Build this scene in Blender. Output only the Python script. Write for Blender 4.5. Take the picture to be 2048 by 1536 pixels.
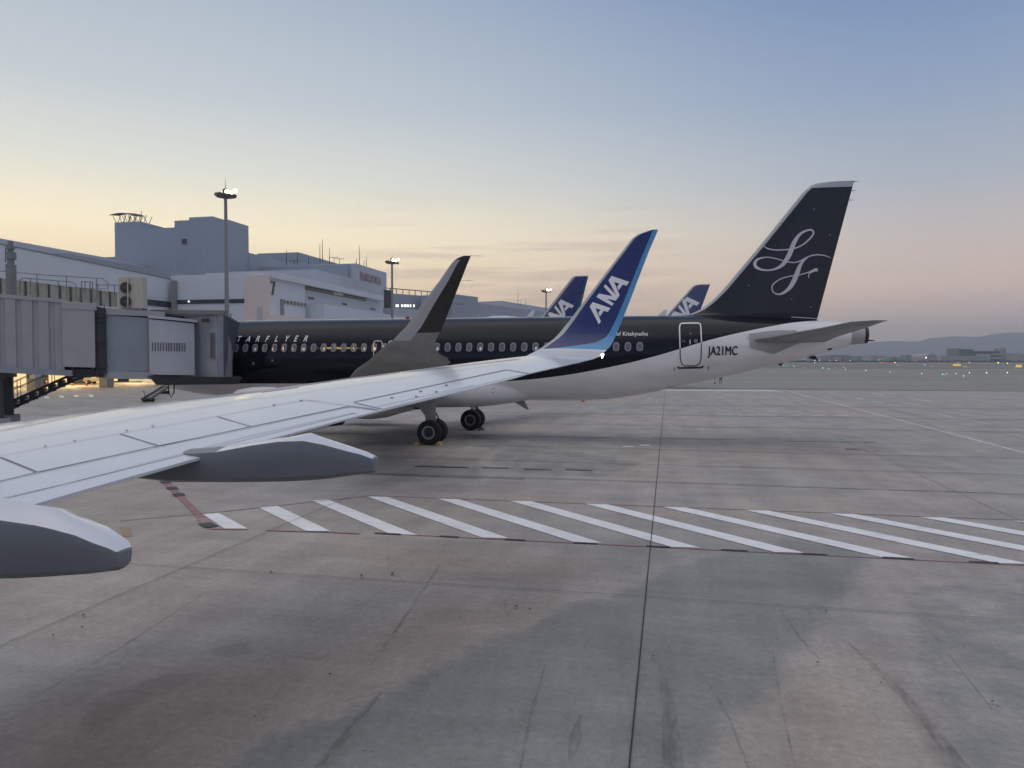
import bpy, bmesh, math, random
from mathutils import Vector, Matrix, Euler
from mathutils.bvhtree import BVHTree
random.seed(7)
rad = math.radians
scn = bpy.context.scene
for o in list(bpy.data.objects): bpy.data.objects.remove(o)

# ------------------------------------------------------------------ camera
# site frame: +X runs aft along the parked jets, +Y runs along the terminal front, the camera stands at a cabin window
CH = 3.9
YAW = math.atan2(.204, .979)
PITCH = math.atan(48 / 1500)
cam = bpy.data.cameras.new('camera')
cam.sensor_fit = 'HORIZONTAL'; cam.sensor_width = 36; cam.lens = 1500 / 2048 * 36
cam.clip_start = .05; cam.clip_end = 40000
cam_o = bpy.data.objects.new('camera', cam); scn.collection.objects.link(cam_o)
cam_o.location = (0, 0, CH); cam_o.rotation_euler = (math.pi / 2 - PITCH, 0, YAW)
scn.camera = cam_o
C0 = Vector((0, 0, CH))
R_ = Vector((math.cos(YAW), math.sin(YAW), 0)); FH = Vector((-math.sin(YAW), math.cos(YAW), 0))
F_ = (FH * math.cos(PITCH) - Vector((0, 0, math.sin(PITCH)))); U_ = R_.cross(F_)
def ray(x, y): return F_ + R_ * ((x - 1024) / 1500) - U_ * ((y - 768) / 1500)
def onz(x, y, z=0.):
    r = ray(x, y); return C0 + r * ((z - CH) / r.z)
def onX(x, y, X):
    r = ray(x, y); return C0 + r * (X / r.x)
def onY(x, y, Y):
    r = ray(x, y); return C0 + r * (Y / r.y)
def ond(x, y, d): return C0 + ray(x, y) * d          # d = metres along the viewing axis

# ------------------------------------------------------------------ world, sun, exposure
SUN_EL = rad(1.5); SUN_AZ_CAM = rad(-42)               # azimuth from the viewing axis, negative = left
sd = FH * math.cos(SUN_AZ_CAM) + R_ * math.sin(SUN_AZ_CAM)
sun_dir = Vector((sd.x * math.cos(SUN_EL), sd.y * math.cos(SUN_EL), math.sin(SUN_EL)))
w = bpy.data.worlds.new("World"); scn.world = w; w.use_nodes = True
nt = w.node_tree; nt.nodes.clear()
def N(t, **k):
    n = nt.nodes.new(t)
    for a, b in k.items(): setattr(n, a, b)
    return n
L = lambda a, b: nt.links.new(a, b)
out = N('ShaderNodeOutputWorld'); bg = N('ShaderNodeBackground'); L(bg.outputs[0], out.inputs[0])
sky = N('ShaderNodeTexSky', sky_type='NISHITA'); sky.sun_disc = False
sky.sun_elevation = SUN_EL; sky.sun_rotation = math.atan2(sun_dir.x, sun_dir.y)
sky.altitude = 0; sky.air_density = 1.0; sky.dust_density = 2.5; sky.ozone_density = 2.0
SKY_STRENGTH = .15
tc = N('ShaderNodeTexCoord')
sep = N('ShaderNodeSeparateXYZ'); L(tc.outputs['Generated'], sep.inputs[0])
# elevation of the direction, 0 at the horizon
asn = N('ShaderNodeMath', operation='ARCSINE'); L(sep.outputs[2], asn.inputs[0])
el = N('ShaderNodeMapRange'); L(asn.outputs[0], el.inputs[0]); el.inputs[1].default_value = 0; el.inputs[2].default_value = rad(60)
# closeness to the sun's bearing
dotn = N('ShaderNodeVectorMath', operation='DOT_PRODUCT'); L(tc.outputs['Generated'], dotn.inputs[0]); dotn.inputs[1].default_value = (sd.x, sd.y, 0)
az = N('ShaderNodeMapRange', interpolation_type='SMOOTHSTEP'); L(dotn.outputs[1], az.inputs[0]); az.inputs[1].default_value = .28; az.inputs[2].default_value = 1.0
def s2l(c): return tuple(((v / 255) / 12.92 if v / 255 < .04045 else ((v / 255 + .055) / 1.055) ** 2.4) for v in c)
def ramp(stops):
    r = N('ShaderNodeValToRGB'); e = r.color_ramp.elements
    r.color_ramp.interpolation = 'EASE' if False else 'LINEAR'
    e[0].position, e[0].color = stops[0][0], (*s2l(stops[0][1]), 1)
    e[1].position, e[1].color = stops[-1][0], (*s2l(stops[-1][1]), 1)
    for p, c in stops[1:-1]:
        q = e.new(p); q.color = (*s2l(c), 1)
    L(el.outputs[0], r.inputs[0]); return r
g = lambda d: d / 60.
near = ramp([(g(0), (274, 226, 176)), (g(4), (284, 248, 196)), (g(9), (284, 266, 224)), (g(13), (240, 241, 228)), (g(18), (206, 214, 219)), (g(23), (188, 199, 210)), (g(28), (168, 183, 205)), (g(40), (140, 160, 190)), (g(60), (124, 144, 174))])
far = ramp([(g(0), (208, 184, 180)), (g(2.5), (228, 199, 188)), (g(5), (236, 208, 192)), (g(8), (216, 203, 196)), (g(12), (180, 188, 200)), (g(18), (146, 166, 196)), (g(27), (102, 134, 182)), (g(40), (96, 126, 174)), (g(60), (100, 126, 166))])
mx = N('ShaderNodeMix', data_type='RGBA'); L(az.outputs[0], mx.inputs[0]); L(far.outputs[0], mx.inputs[6]); L(near.outputs[0], mx.inputs[7])
back = ramp([(g(0), (164, 172, 194)), (g(8), (164, 174, 200)), (g(18), (142, 152, 178)), (g(32), (140, 148, 168)), (g(44), (186, 190, 200)), (g(60), (264, 262, 264))])
bd = N('ShaderNodeVectorMath', operation='DOT_PRODUCT'); L(tc.outputs['Generated'], bd.inputs[0]); bd.inputs[1].default_value = (-FH.x, -FH.y, .75)
bz = N('ShaderNodeMapRange', interpolation_type='SMOOTHSTEP'); L(bd.outputs[1], bz.inputs[0]); bz.inputs[1].default_value = -.35; bz.inputs[2].default_value = .45
mxb = N('ShaderNodeMix', data_type='RGBA'); L(bz.outputs[0], mxb.inputs[0]); L(mx.outputs[2], mxb.inputs[6]); L(back.outputs[0], mxb.inputs[7]); mx = mxb
# thin mauve streaks of cloud low over the terminal
mp = N('ShaderNodeMapping'); L(tc.outputs['Generated'], mp.inputs[0]); mp.inputs[3].default_value = (2.2, 2.2, 46)
cn = N('ShaderNodeTexNoise'); L(mp.outputs[0], cn.inputs[0]); cn.inputs['Scale'].default_value = 1.6; cn.inputs['Detail'].default_value = 5; cn.inputs['Roughness'].default_value = .55
cr = N('ShaderNodeMapRange', interpolation_type='SMOOTHSTEP'); L(cn.outputs[0], cr.inputs[0]); cr.inputs[1].default_value = .47; cr.inputs[2].default_value = .64
ce = N('ShaderNodeMapRange', interpolation_type='SMOOTHSTEP'); L(asn.outputs[0], ce.inputs[0]); ce.inputs[1].default_value = rad(16); ce.inputs[2].default_value = rad(6); 
cm = N('ShaderNodeMath', operation='MULTIPLY'); L(cr.outputs[0], cm.inputs[0]); L(ce.outputs[0], cm.inputs[1])
cd_ = ray(1040, 500).normalized()
cdd = N('ShaderNodeVectorMath', operation='DOT_PRODUCT'); L(tc.outputs['Generated'], cdd.inputs[0]); cdd.inputs[1].default_value = cd_
cw = N('ShaderNodeMapRange', interpolation_type='SMOOTHSTEP'); L(cdd.outputs[1], cw.inputs[0]); cw.inputs[1].default_value = .965; cw.inputs[2].default_value = .998; cw.inputs[3].default_value = .03; cw.inputs[4].default_value = .45
cm2 = N('ShaderNodeMath', operation='MULTIPLY'); L(cm.outputs[0], cm2.inputs[0]); L(cw.outputs[0], cm2.inputs[1])
cmx = N('ShaderNodeMix', data_type='RGBA'); L(cm2.outputs[0], cmx.inputs[0]); L(mx.outputs[2], cmx.inputs[6]); cmx.inputs[7].default_value = (*s2l((206, 176, 164)), 1)
# the physical sky carries the light, graded by the measured dusk colours
sc_ = N('ShaderNodeVectorMath', operation='SCALE'); L(sky.outputs[0], sc_.inputs[0]); sc_.inputs[3].default_value = SKY_STRENGTH * .35
fin = N('ShaderNodeMix', data_type='RGBA'); fin.inputs[0].default_value = .9; L(sc_.outputs[0], fin.inputs[6]); L(cmx.outputs[2], fin.inputs[7])
L(fin.outputs[2], bg.inputs[0]); bg.inputs[1].default_value = 1.0
sun = bpy.data.lights.new('sun', 'SUN'); sun.energy = .5; sun.angle = rad(3); sun.color = (1, .72, .45)
so = bpy.data.objects.new('sun', sun); scn.collection.objects.link(so)
so.rotation_euler = (-sun_dir).to_track_quat('-Z', 'Y').to_euler()
scn.view_settings.view_transform = 'Standard'; scn.view_settings.look = 'None'
scn.view_settings.exposure = 0.18; scn.view_settings.gamma = 1.0
scn.cycles.volume_bounces = 0; scn.cycles.max_bounces = 6

# ------------------------------------------------------------------ materials
def mat(name, col, rough=.5, metal=0., var=0., vscale=4., bump=0., bscale=60., coat=0., emit=None, estr=0., stretch=None):
    m = bpy.data.materials.new(name); m.use_nodes = True; t = m.node_tree; b = t.nodes['Principled BSDF']
    b.inputs['Base Color'].default_value = (*col, 1); b.inputs['Roughness'].default_value = rough; b.inputs['Metallic'].default_value = metal
    b.inputs['Coat Weight'].default_value = coat; b.inputs['Coat Roughness'].default_value = .08
    if emit: b.inputs['Emission Color'].default_value = (*emit, 1); b.inputs['Emission Strength'].default_value = estr
    g_ = t.nodes.new('ShaderNodeNewGeometry')
    src = g_.outputs['Position']
    if stretch:
        mp_ = t.nodes.new('ShaderNodeMapping'); mp_.inputs[3].default_value = stretch; t.links.new(src, mp_.inputs[0]); src = mp_.outputs[0]
    if var:
        n = t.nodes.new('ShaderNodeTexNoise'); n.inputs['Scale'].default_value = vscale; n.inputs['Detail'].default_value = 6; n.inputs['Roughness'].default_value = .62
        t.links.new(src, n.inputs[0])
        r = t.nodes.new('ShaderNodeMapRange'); r.inputs[1].default_value = .25; r.inputs[2].default_value = .75; r.inputs[3].default_value = 1 - var; r.inputs[4].default_value = 1 + var
        t.links.new(n.outputs[0], r.inputs[0])
        v = t.nodes.new('ShaderNodeVectorMath'); v.operation = 'SCALE'; v.inputs[0].default_value = col; t.links.new(r.outputs[0], v.inputs[3])
        t.links.new(v.outputs[0], b.inputs['Base Color'])
        r2 = t.nodes.new('ShaderNodeMapRange'); r2.inputs[1].default_value = .2; r2.inputs[2].default_value = .8; r2.inputs[3].default_value = max(.03, rough * .8); r2.inputs[4].default_value = min(1, rough * 1.2)
        t.links.new(n.outputs[0], r2.inputs[0]); t.links.new(r2.outputs[0], b.inputs['Roughness'])
    if bump:
        n2 = t.nodes.new('ShaderNodeTexNoise'); n2.inputs['Scale'].default_value = bscale; n2.inputs['Detail'].default_value = 3
        t.links.new(g_.outputs['Position'], n2.inputs[0]); bp = t.nodes.new('ShaderNodeBump'); bp.inputs['Strength'].default_value = bump; bp.inputs['Distance'].default_value = .02
        t.links.new(n2.outputs[0], bp.inputs['Height']); t.links.new(bp.outputs[0], b.inputs['Normal'])
    return m
M = dict(
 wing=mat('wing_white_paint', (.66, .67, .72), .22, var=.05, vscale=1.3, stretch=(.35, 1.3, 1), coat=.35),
 wing_le=mat('bare_leading_edge', (.48, .50, .54), .30, .3, var=.08, vscale=3),
 gap=mat('panel_gap', (.10, .105, .13), .6),
 seam=mat('panel_seam', (.36, .37, .42), .6),
 under=mat('fairing_side_shade_grey', (.19, .205, .23), .45, var=.06, vscale=2),  # dark tone holds the shade on the fairing sides
 ana_blue=mat('deep_blue_paint', (.010, .024, .14), .28, coat=.2, var=.05, vscale=2),
 ana_light=mat('sky_blue_paint', (.085, .30, .56), .28, coat=.2, var=.05, vscale=2),
 ana_white=mat('white_lettering', (.85, .84, .86), .4),
 wl_grey=mat('winglet_edge_grey', (.45, .46, .48), .35, .2),
 charcoal=mat('charcoal_paint', (.030, .030, .028), .35, var=.25, vscale=1.5),
 black=mat('black_gloss_paint', (.011, .014, .020), .22, var=.2, vscale=.8),
 white=mat('jet_white_paint', (.66, .64, .65), .32, var=.07, vscale=1.3, stretch=(.5, .5, 2.)),
 belly=mat('belly_grey_paint', (.40, .39, .39), .4, var=.14, vscale=1.6, stretch=(.4, 1, 1)),
 sfgrey=mat('tail_grey_paint', (.26, .26, .27), .42, var=.12, vscale=1.5),
 wgrey=mat('wing_grey_paint', (.25, .25, .245), .42, var=.25, vscale=2.2),
 silver=mat('brushed_silver', (.55, .56, .60), .32, .6, var=.08, vscale=3),
 emblem=mat('emblem_silver_grey', (.62, .60, .66), .45),
 dark=mat('dark_metal', (.03, .032, .036), .5, .3, var=.2, vscale=3),
 tyre=mat('tyre_rubber', (.012, .012, .013), .75, var=.2, vscale=6),
 rim=mat('wheel_rim', (.35, .35, .36), .45, .5),
 winframe=mat('window_surround', (.27, .27, .30), .4),
 pane=mat('window_pane', (.14, .14, .17), .12, var=.25, vscale=1.2),
 bridge=mat('bridge_grey_paint', (.31, .325, .36), .55, var=.10, vscale=1.4, bump=.1, bscale=30),
 bridge2=mat('bridge_panel_paint', (.33, .345, .38), .55, var=.06, vscale=2),
 bridge_d=mat('bridge_blue_grey', (.25, .285, .34), .55, var=.08, vscale=1.5),
 shutter=mat('ribbed_aluminium', (.46, .48, .52), .42, .55, var=.05, vscale=3),
 bellows=mat('bellows_canvas', (.085, .095, .11), .8, var=.2, vscale=5),
 steel=mat('dark_steel', (.055, .06, .068), .55, .3, var=.2, vscale=3),
 rail=mat('galvanised_rail', (.20, .21, .22), .5, .4),
 cream=mat('cream_casing', (.44, .42, .38), .5, var=.05, vscale=3),
 fan=mat('fan_grille', (.03, .033, .038), .6),
 tw=mat('terminal_white_panel', (.60, .64, .70), .6, var=.05, vscale=.25),
 tpink=mat('terminal_pink_panel', (.68, .60, .575), .6, var=.04, vscale=.2),
 tblue=mat('terminal_blue_grey_cladding', (.32, .36, .42), .65, var=.06, vscale=.12, stretch=(1, 1, .35)),
 tgrey=mat('terminal_grey_cladding', (.46, .49, .55), .65, var=.06, vscale=.2),
 tdark=mat('dark_glass_strip', (.05, .06, .068), .25, var=.3, vscale=.4),
 troof=mat('roof_sheet', (.25, .25, .25), .6),
 tlit=mat('lit_window_band', (.16, .17, .16), .25, var=.6, vscale=.6, emit=(.60, .62, .48), estr=.08),
 tlit2=mat('glowing_lobby_wall', (.5, .42, .28), .6, var=.2, vscale=.2, emit=(1, .78, .45), estr=.55),
 red=mat('faded_red_letters', (.32, .20, .20), .6),
 numgrey=mat('grey_numeral', (.17, .17, .18), .6),
 lamp=mat('floodlight_glow', (.9, .8, .6), .4, emit=(1., .72, .30), estr=28.),
 lampd=mat('floodlight_housing', (.12, .12, .12), .5, .3),
 lampw=mat('white_lamp_glow', (.9, .9, .9), .4, emit=(1., .97, .80), estr=14.),
 mast=mat('mast_galvanised', (.27, .27, .27), .5, .4),
 paintw=mat('white_road_paint', (.58, .59, .62), .7, var=.13, vscale=5),
 paintr=mat('red_road_paint', (.25, .135, .14), .75, var=.25, vscale=3),
 paintp=mat('faded_pink_paint', (.34, .21, .20), .8, var=.2, vscale=2),
 paintd=mat('dark_patch_paint', (.075, .075, .082), .8, var=.2, vscale=4),
 painty=mat('faded_yellow_paint', (.33, .25, .17), .8, var=.2, vscale=3),
 paintf=mat('faded_white_paint', (.56, .56, .55), .8, var=.25, vscale=2),
 joint=mat('joint_sealant', (.03, .03, .033), .8),
 cone=mat('orange_red_plastic', (.48, .06, .03), .5),
 chock=mat('yellow_rubber', (.38, .27, .10), .7, var=.2, vscale=10),
 carw=mat('vehicle_white_paint', (.62, .58, .48), .35),
 glass=mat('vehicle_glass', (.02, .025, .03), .1),
 concrete=mat('plain_concrete', (.28, .28, .27), .8, var=.1, vscale=3),
 beacon=mat('red_beacon', (.3, .01, .01), .3),
 grass=mat('dull_winter_grass', (.20, .195, .165), .95, var=.3, vscale=.012, stretch=(.3, 1, 1)),
 taxi=mat('pale_taxiway', (.24, .245, .24), .85, var=.1, vscale=.02),
 city=mat('far_building_grey', (.19, .195, .21), .7, var=.2, vscale=.01),
 city2=mat('far_building_pale', (.34, .34, .35), .7, var=.15, vscale=.01),
 hill=mat('wooded_hill', (.075, .10, .115), .95, var=.2, vscale=.0012),
 skin=mat('skin', (.35, .22, .17), .6), cloth=mat('dark_clothing', (.02, .022, .03), .8),
)
def worn(name, col, base, amt):
    m = M_ = bpy.data.materials.new(name); m.use_nodes = True; t = m.node_tree; b = t.nodes['Principled BSDF']; ge = t.nodes.new('ShaderNodeNewGeometry')
    def ns(sc, d, st=None):
        src = ge.outputs['Position']
        if st: q = t.nodes.new('ShaderNodeMapping'); q.inputs[3].default_value = st; t.links.new(src, q.inputs[0]); src = q.outputs[0]
        n = t.nodes.new('ShaderNodeTexNoise'); n.inputs['Scale'].default_value = sc; n.inputs['Detail'].default_value = d; n.inputs['Roughness'].default_value = .75; t.links.new(src, n.inputs[0]); return n.outputs[0]
    a = t.nodes.new('ShaderNodeMapRange'); a.inputs[1].default_value = .58 - amt; a.inputs[2].default_value = .66 - amt * .6; a.inputs[3].default_value = 0.; a.inputs[4].default_value = .75; t.links.new(ns(3.2, 9, (.5, 2, 1)), a.inputs[0])
    mx_ = t.nodes.new('ShaderNodeMix'); mx_.data_type = 'RGBA'; t.links.new(a.outputs[0], mx_.inputs[0]); mx_.inputs[6].default_value = (*col, 1); mx_.inputs[7].default_value = (*base, 1)
    v = t.nodes.new('ShaderNodeMapRange'); v.inputs[1].default_value = .25; v.inputs[2].default_value = .75; v.inputs[3].default_value = .86; v.inputs[4].default_value = 1.12; t.links.new(ns(1.1, 6), v.inputs[0])
    sc = t.nodes.new('ShaderNodeVectorMath'); sc.operation = 'SCALE'; t.links.new(mx_.outputs[2], sc.inputs[0]); t.links.new(v.outputs[0], sc.inputs[3]); t.links.new(sc.outputs[0], b.inputs['Base Color']); b.inputs['Roughness'].default_value = .75; return m
M['paintw'] = worn('white_road_paint', (.80, .80, .82), (.40, .39, .38), .02)
M['paintr'] = worn('red_road_paint', (.30, .16, .165), (.31, .285, .28), .07)
M['paintp'] = worn('faded_pink_paint', (.38, .24, .235), (.33, .31, .30), .10)
def lampmat(n, c, s): return mat(n, (.2, .2, .2), .4, emit=c, estr=s)
M['lg'] = lampmat('green_lamp', (.25, 1., .70), 9); M['lw'] = lampmat('white_lamp', (1, .93, .75), 11)
M['ly'] = lampmat('amber_lamp', (1, .62, .12), 10); M['lb'] = lampmat('blue_lamp', (.2, .3, 1), 6); M['lr'] = lampmat('red_lamp', (1, .12, .15), 5)
M['sign'] = lampmat('yellow_sign_face', (1, .62, .08), .6)

# ------------------------------------------------------------------ helpers
def wloc(o):
    v = Vector((0, 0, 0))
    while o: v = v + o.location; o = o.parent
    return v
def tag(o, label=None, cat=None, group=None, kind=None):
    if label: o['label'] = label
    if cat: o['category'] = cat
    if group: o['group'] = group
    if kind: o['kind'] = kind
    return o
def thing(name, loc, label, cat, group=None):
    o = bpy.data.objects.new(name, None); scn.collection.objects.link(o); o.location = loc
    o.empty_display_size = .2
    return tag(o, label, cat, group)
class G:
    """collects world-space geometry with material slots"""
    def __init__(s): s.v = []; s.f = []; s.m = []; s.mats = []
    def mi(s, m):
        if m not in s.mats: s.mats.append(m)
        return s.mats.index(m)
    def add(s, vs, fs, m):
        k = len(s.v); i = s.mi(m); s.v += [tuple(q) for q in vs]
        for f in fs: s.f.append([k + a for a in f]); s.m.append(i)
        return s
    def box(s, x0, x1, y0, y1, z0, z1, m):
        v = [(x, y, z) for x in (x0, x1) for y in (y0, y1) for z in (z0, z1)]
        return s.add(v, [(0, 1, 3, 2), (4, 6, 7, 5), (0, 4, 5, 1), (2, 3, 7, 6), (0, 2, 6, 4), (1, 5, 7, 3)], m)
    def hexa(s, b, t, m):      # two quads (bottom, top) of Vectors
        return s.add(list(b) + list(t), [(3, 2, 1, 0), (4, 5, 6, 7), (0, 1, 5, 4), (1, 2, 6, 5), (2, 3, 7, 6), (3, 0, 4, 7)], m)
    def prism(s, poly, d, m, center=True):   # polygon (list of Vector) extruded along vector d
        n = len(poly); d = Vector(d); a = [Vector(p) - (d / 2 if center else Vector()) for p in poly]; b = [p + d for p in a]
        return s.add(a + b, [list(range(n)), list(range(2 * n - 1, n - 1, -1))] + [(i, (i + 1) % n, n + (i + 1) % n, n + i) for i in range(n)], m)
    def tube(s, pts, r, m, n=8, cap=True):
        pts = [Vector(p) for p in pts]; rs = r if isinstance(r, (list, tuple)) else [r] * len(pts)
        rings = []; prev = None
        for i, p in enumerate(pts):
            d = (pts[min(i + 1, len(pts) - 1)] - pts[max(i - 1, 0)]).normalized()
            if prev is None:
                a = d.cross(Vector((0, 0, 1)));
                if a.length < .1: a = d.cross(Vector((1, 0, 0)))
            else: a = prev - d * prev.dot(d)
            a.normalize(); prev = a; b = d.cross(a)
            rings.append([p + (a * math.cos(2 * math.pi * k / n) + b * math.sin(2 * math.pi * k / n)) * rs[i] for k in range(n)])
        return s.loft(rings, m, cap)
    def loft(s, rings, m, cap=True, closed=True):
        n = len(rings[0]); v = [p for r in rings for p in r]; f = []
        for i in range(len(rings) - 1):
            for k in range(n if closed else n - 1):
                f.append((i * n + k, i * n + (k + 1) % n, (i + 1) * n + (k + 1) % n, (i + 1) * n + k))
        if cap: f.append(list(range(n - 1, -1, -1))); f.append([(len(rings) - 1) * n + k for k in range(n)])
        return s.add(v, f, m)
    def lathe(s, c, ax, prof, m, n=24, cap=True):    # prof: (along, radius)
        c = Vector(c); ax = Vector(ax).normalized(); a = ax.cross(Vector((0, 0, 1)))
        if a.length < .1: a = ax.cross(Vector((1, 0, 0)))
        a.normalize(); b = ax.cross(a)
        return s.loft([[c + ax * h + (a * math.cos(2 * math.pi * k / n) + b * math.sin(2 * math.pi * k / n)) * max(r, .0005) for k in range(n)] for h, r in prof], m, cap)
    def pieces(s):
        par = list(range(len(s.v))); key = {}
        def fd(a):
            while par[a] != a: par[a] = par[par[a]]; a = par[a]
            return a
        for i, v in enumerate(s.v):
            k = tuple(round(c, 4) for c in v)
            if k in key: par[fd(i)] = fd(key[k])
            else: key[k] = i
        for f in s.f:
            for a in f[1:]: par[fd(a)] = fd(f[0])
        gs = {}
        for f, m in zip(s.f, s.m):
            r = fd(f[0]); gs.setdefault(r, []).append((f, m))
        out_ = []
        for r, L_ in gs.items():
            g_ = G(); mp_ = {}
            for f, m in L_:
                for a in f:
                    if a not in mp_: mp_[a] = len(g_.v); g_.v.append(s.v[a])
                g_.f.append([mp_[a] for a in f]); g_.m.append(g_.mi(s.mats[m]))
            out_.append(g_)
        return out_
    def objs(s, name, parent=None, **k): return [q.obj(name, parent, **k) for q in s.pieces()]
    def obj(s, name, parent=None, smooth=False, bevel=0., angle=35):
        me = bpy.data.meshes.new(name); off = wloc(parent) if parent else Vector()
        me.from_pydata([Vector(v) - off for v in s.v], [], s.f)
        for m in s.mats: me.materials.append(m)
        me.polygons.foreach_set('material_index', s.m)
        bm = bmesh.new(); bm.from_mesh(me); bmesh.ops.recalc_face_normals(bm, faces=bm.faces)
        bm.to_mesh(me); bm.free()
        if smooth:
            me.shade_smooth(); me.set_sharp_from_angle(angle=rad(angle))
        o = bpy.data.objects.new(name, me); scn.collection.objects.link(o)
        if parent: o.parent = parent
        if bevel:
            b = o.modifiers.new('bevel', 'BEVEL'); b.width = bevel; b.segments = 2; b.limit_method = 'ANGLE'
        return o
def bvh_of(*gs):
    v = []; f = []
    for g_ in gs:
        k = len(v); v += [Vector(p) for p in g_.v]; f += [[k + a for a in q] for q in g_.f]
    return BVHTree.FromPolygons(v, f)
def hit(b, x, y, off=.006):
    r = ray(x, y).normalized(); h = b.ray_cast(C0, r)
    if h[0] is None: return None
    n = h[1]; n = -n if n.dot(r) > 0 else n
    return h[0] + n * off
def hitc(b, x, y, off=.006, to=(0, 0)):
    """raycast; when the pixel just misses, walk it toward `to`"""
    for k in range(60):
        q = hit(b, x + (to[0] - x) * k * .003, y + (to[1] - y) * k * .003, off)
        if q is not None: return q
    return None
def lerp(a, b, t): return a + (b - a) * t
def patch(b, q, n, m, off, mt, g_=None):
    """quad in the photograph (4 corners, clockwise) laid on surface b as a grid"""
    g_ = g_ or G(); vs = []; cx = sum(p[0] for p in q) / 4; cy = sum(p[1] for p in q) / 4
    for i in range(n + 1):
        for j in range(m + 1):
            s, t = i / n, j / m
            x = lerp(lerp(q[0][0], q[1][0], s), lerp(q[3][0], q[2][0], s), t); y = lerp(lerp(q[0][1], q[1][1], s), lerp(q[3][1], q[2][1], s), t)
            vs.append(hitc(b, x, y, off, (cx, cy)))
    fs = [(i * (m + 1) + j, (i + 1) * (m + 1) + j, (i + 1) * (m + 1) + j + 1, i * (m + 1) + j + 1) for i in range(n) for j in range(m)]
    for f_ in fs:
        q4 = [vs[a] for a in f_]
        if None not in q4: g_.add(q4, [(0, 1, 2, 3)], mt)
    return g_
def smooth_path(pts, k=6):
    o = []
    for i in range(len(pts) - 1):
        p0 = pts[max(i - 1, 0)]; p1 = pts[i]; p2 = pts[i + 1]; p3 = pts[min(i + 2, len(pts) - 1)]
        for j in range(k):
            t = j / k
            o.append(tuple(.5 * ((2 * b) + (-a + c) * t + (2 * a - 5 * b + 4 * c - d) * t * t + (-a + 3 * b - 3 * c + d) * t ** 3) for a, b, c, d in zip(p0, p1, p2, p3)))
    o.append(pts[-1]); return o
def stroke(b, pts, wd, off, mt, g_=None, rise=0., step=14.):
    """line of the photograph (x, y[, width px]) laid on a surface as a ribbon"""
    g_ = g_ or G(); P = []
    for a, c in zip(pts[:-1], pts[1:]):
        d = math.hypot(c[0] - a[0], c[1] - a[1]); n = max(1, int(d / step))
        for k in range(n):
            t = k / n; P.append((lerp(a[0], c[0], t), lerp(a[1], c[1], t), lerp(a[2], c[2], t) if len(a) > 2 and len(c) > 2 else wd))
    P.append((pts[-1][0], pts[-1][1], pts[-1][2] if len(pts[-1]) > 2 else wd))
    vs = []
    for i, (x, y, w_) in enumerate(P):
        a = P[max(i - 1, 0)]; c = P[min(i + 1, len(P) - 1)]; dx, dy = c[0] - a[0], c[1] - a[1]; l = math.hypot(dx, dy) or 1
        nx, ny = -dy / l * w_ / 2, dx / l * w_ / 2; of = off + rise * i / len(P)
        p, q = hit(b, x + nx, y + ny, of), hit(b, x - nx, y - ny, of)
        vs.append((p, q))
    k = []
    for i in range(len(vs) - 1):
        if None in vs[i] or None in vs[i + 1]: continue
        g_.add([vs[i][0], vs[i][1], vs[i + 1][1], vs[i + 1][0]], [(0, 1, 2, 3)], mt)
    return g_
def glyphs(txt, size=1., shear=0., space=1., bold=0.):
    cu = bpy.data.curves.new('t', 'FONT'); cu.body = txt; cu.size = size; cu.shear = shear; cu.space_character = space; cu.resolution_u = 3; cu.offset = bold
    o = bpy.data.objects.new('t', cu); scn.collection.objects.link(o); dg = bpy.context.evaluated_depsgraph_get(); me = bpy.data.meshes.new_from_object(o.evaluated_get(dg))
    v = [tuple(q.co) for q in me.vertices]; f = [list(p.vertices) for p in me.polygons]
    bpy.data.objects.remove(o); bpy.data.meshes.remove(me); bpy.data.curves.remove(cu)
    return v, f
def setb(o, **k): return o
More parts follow.
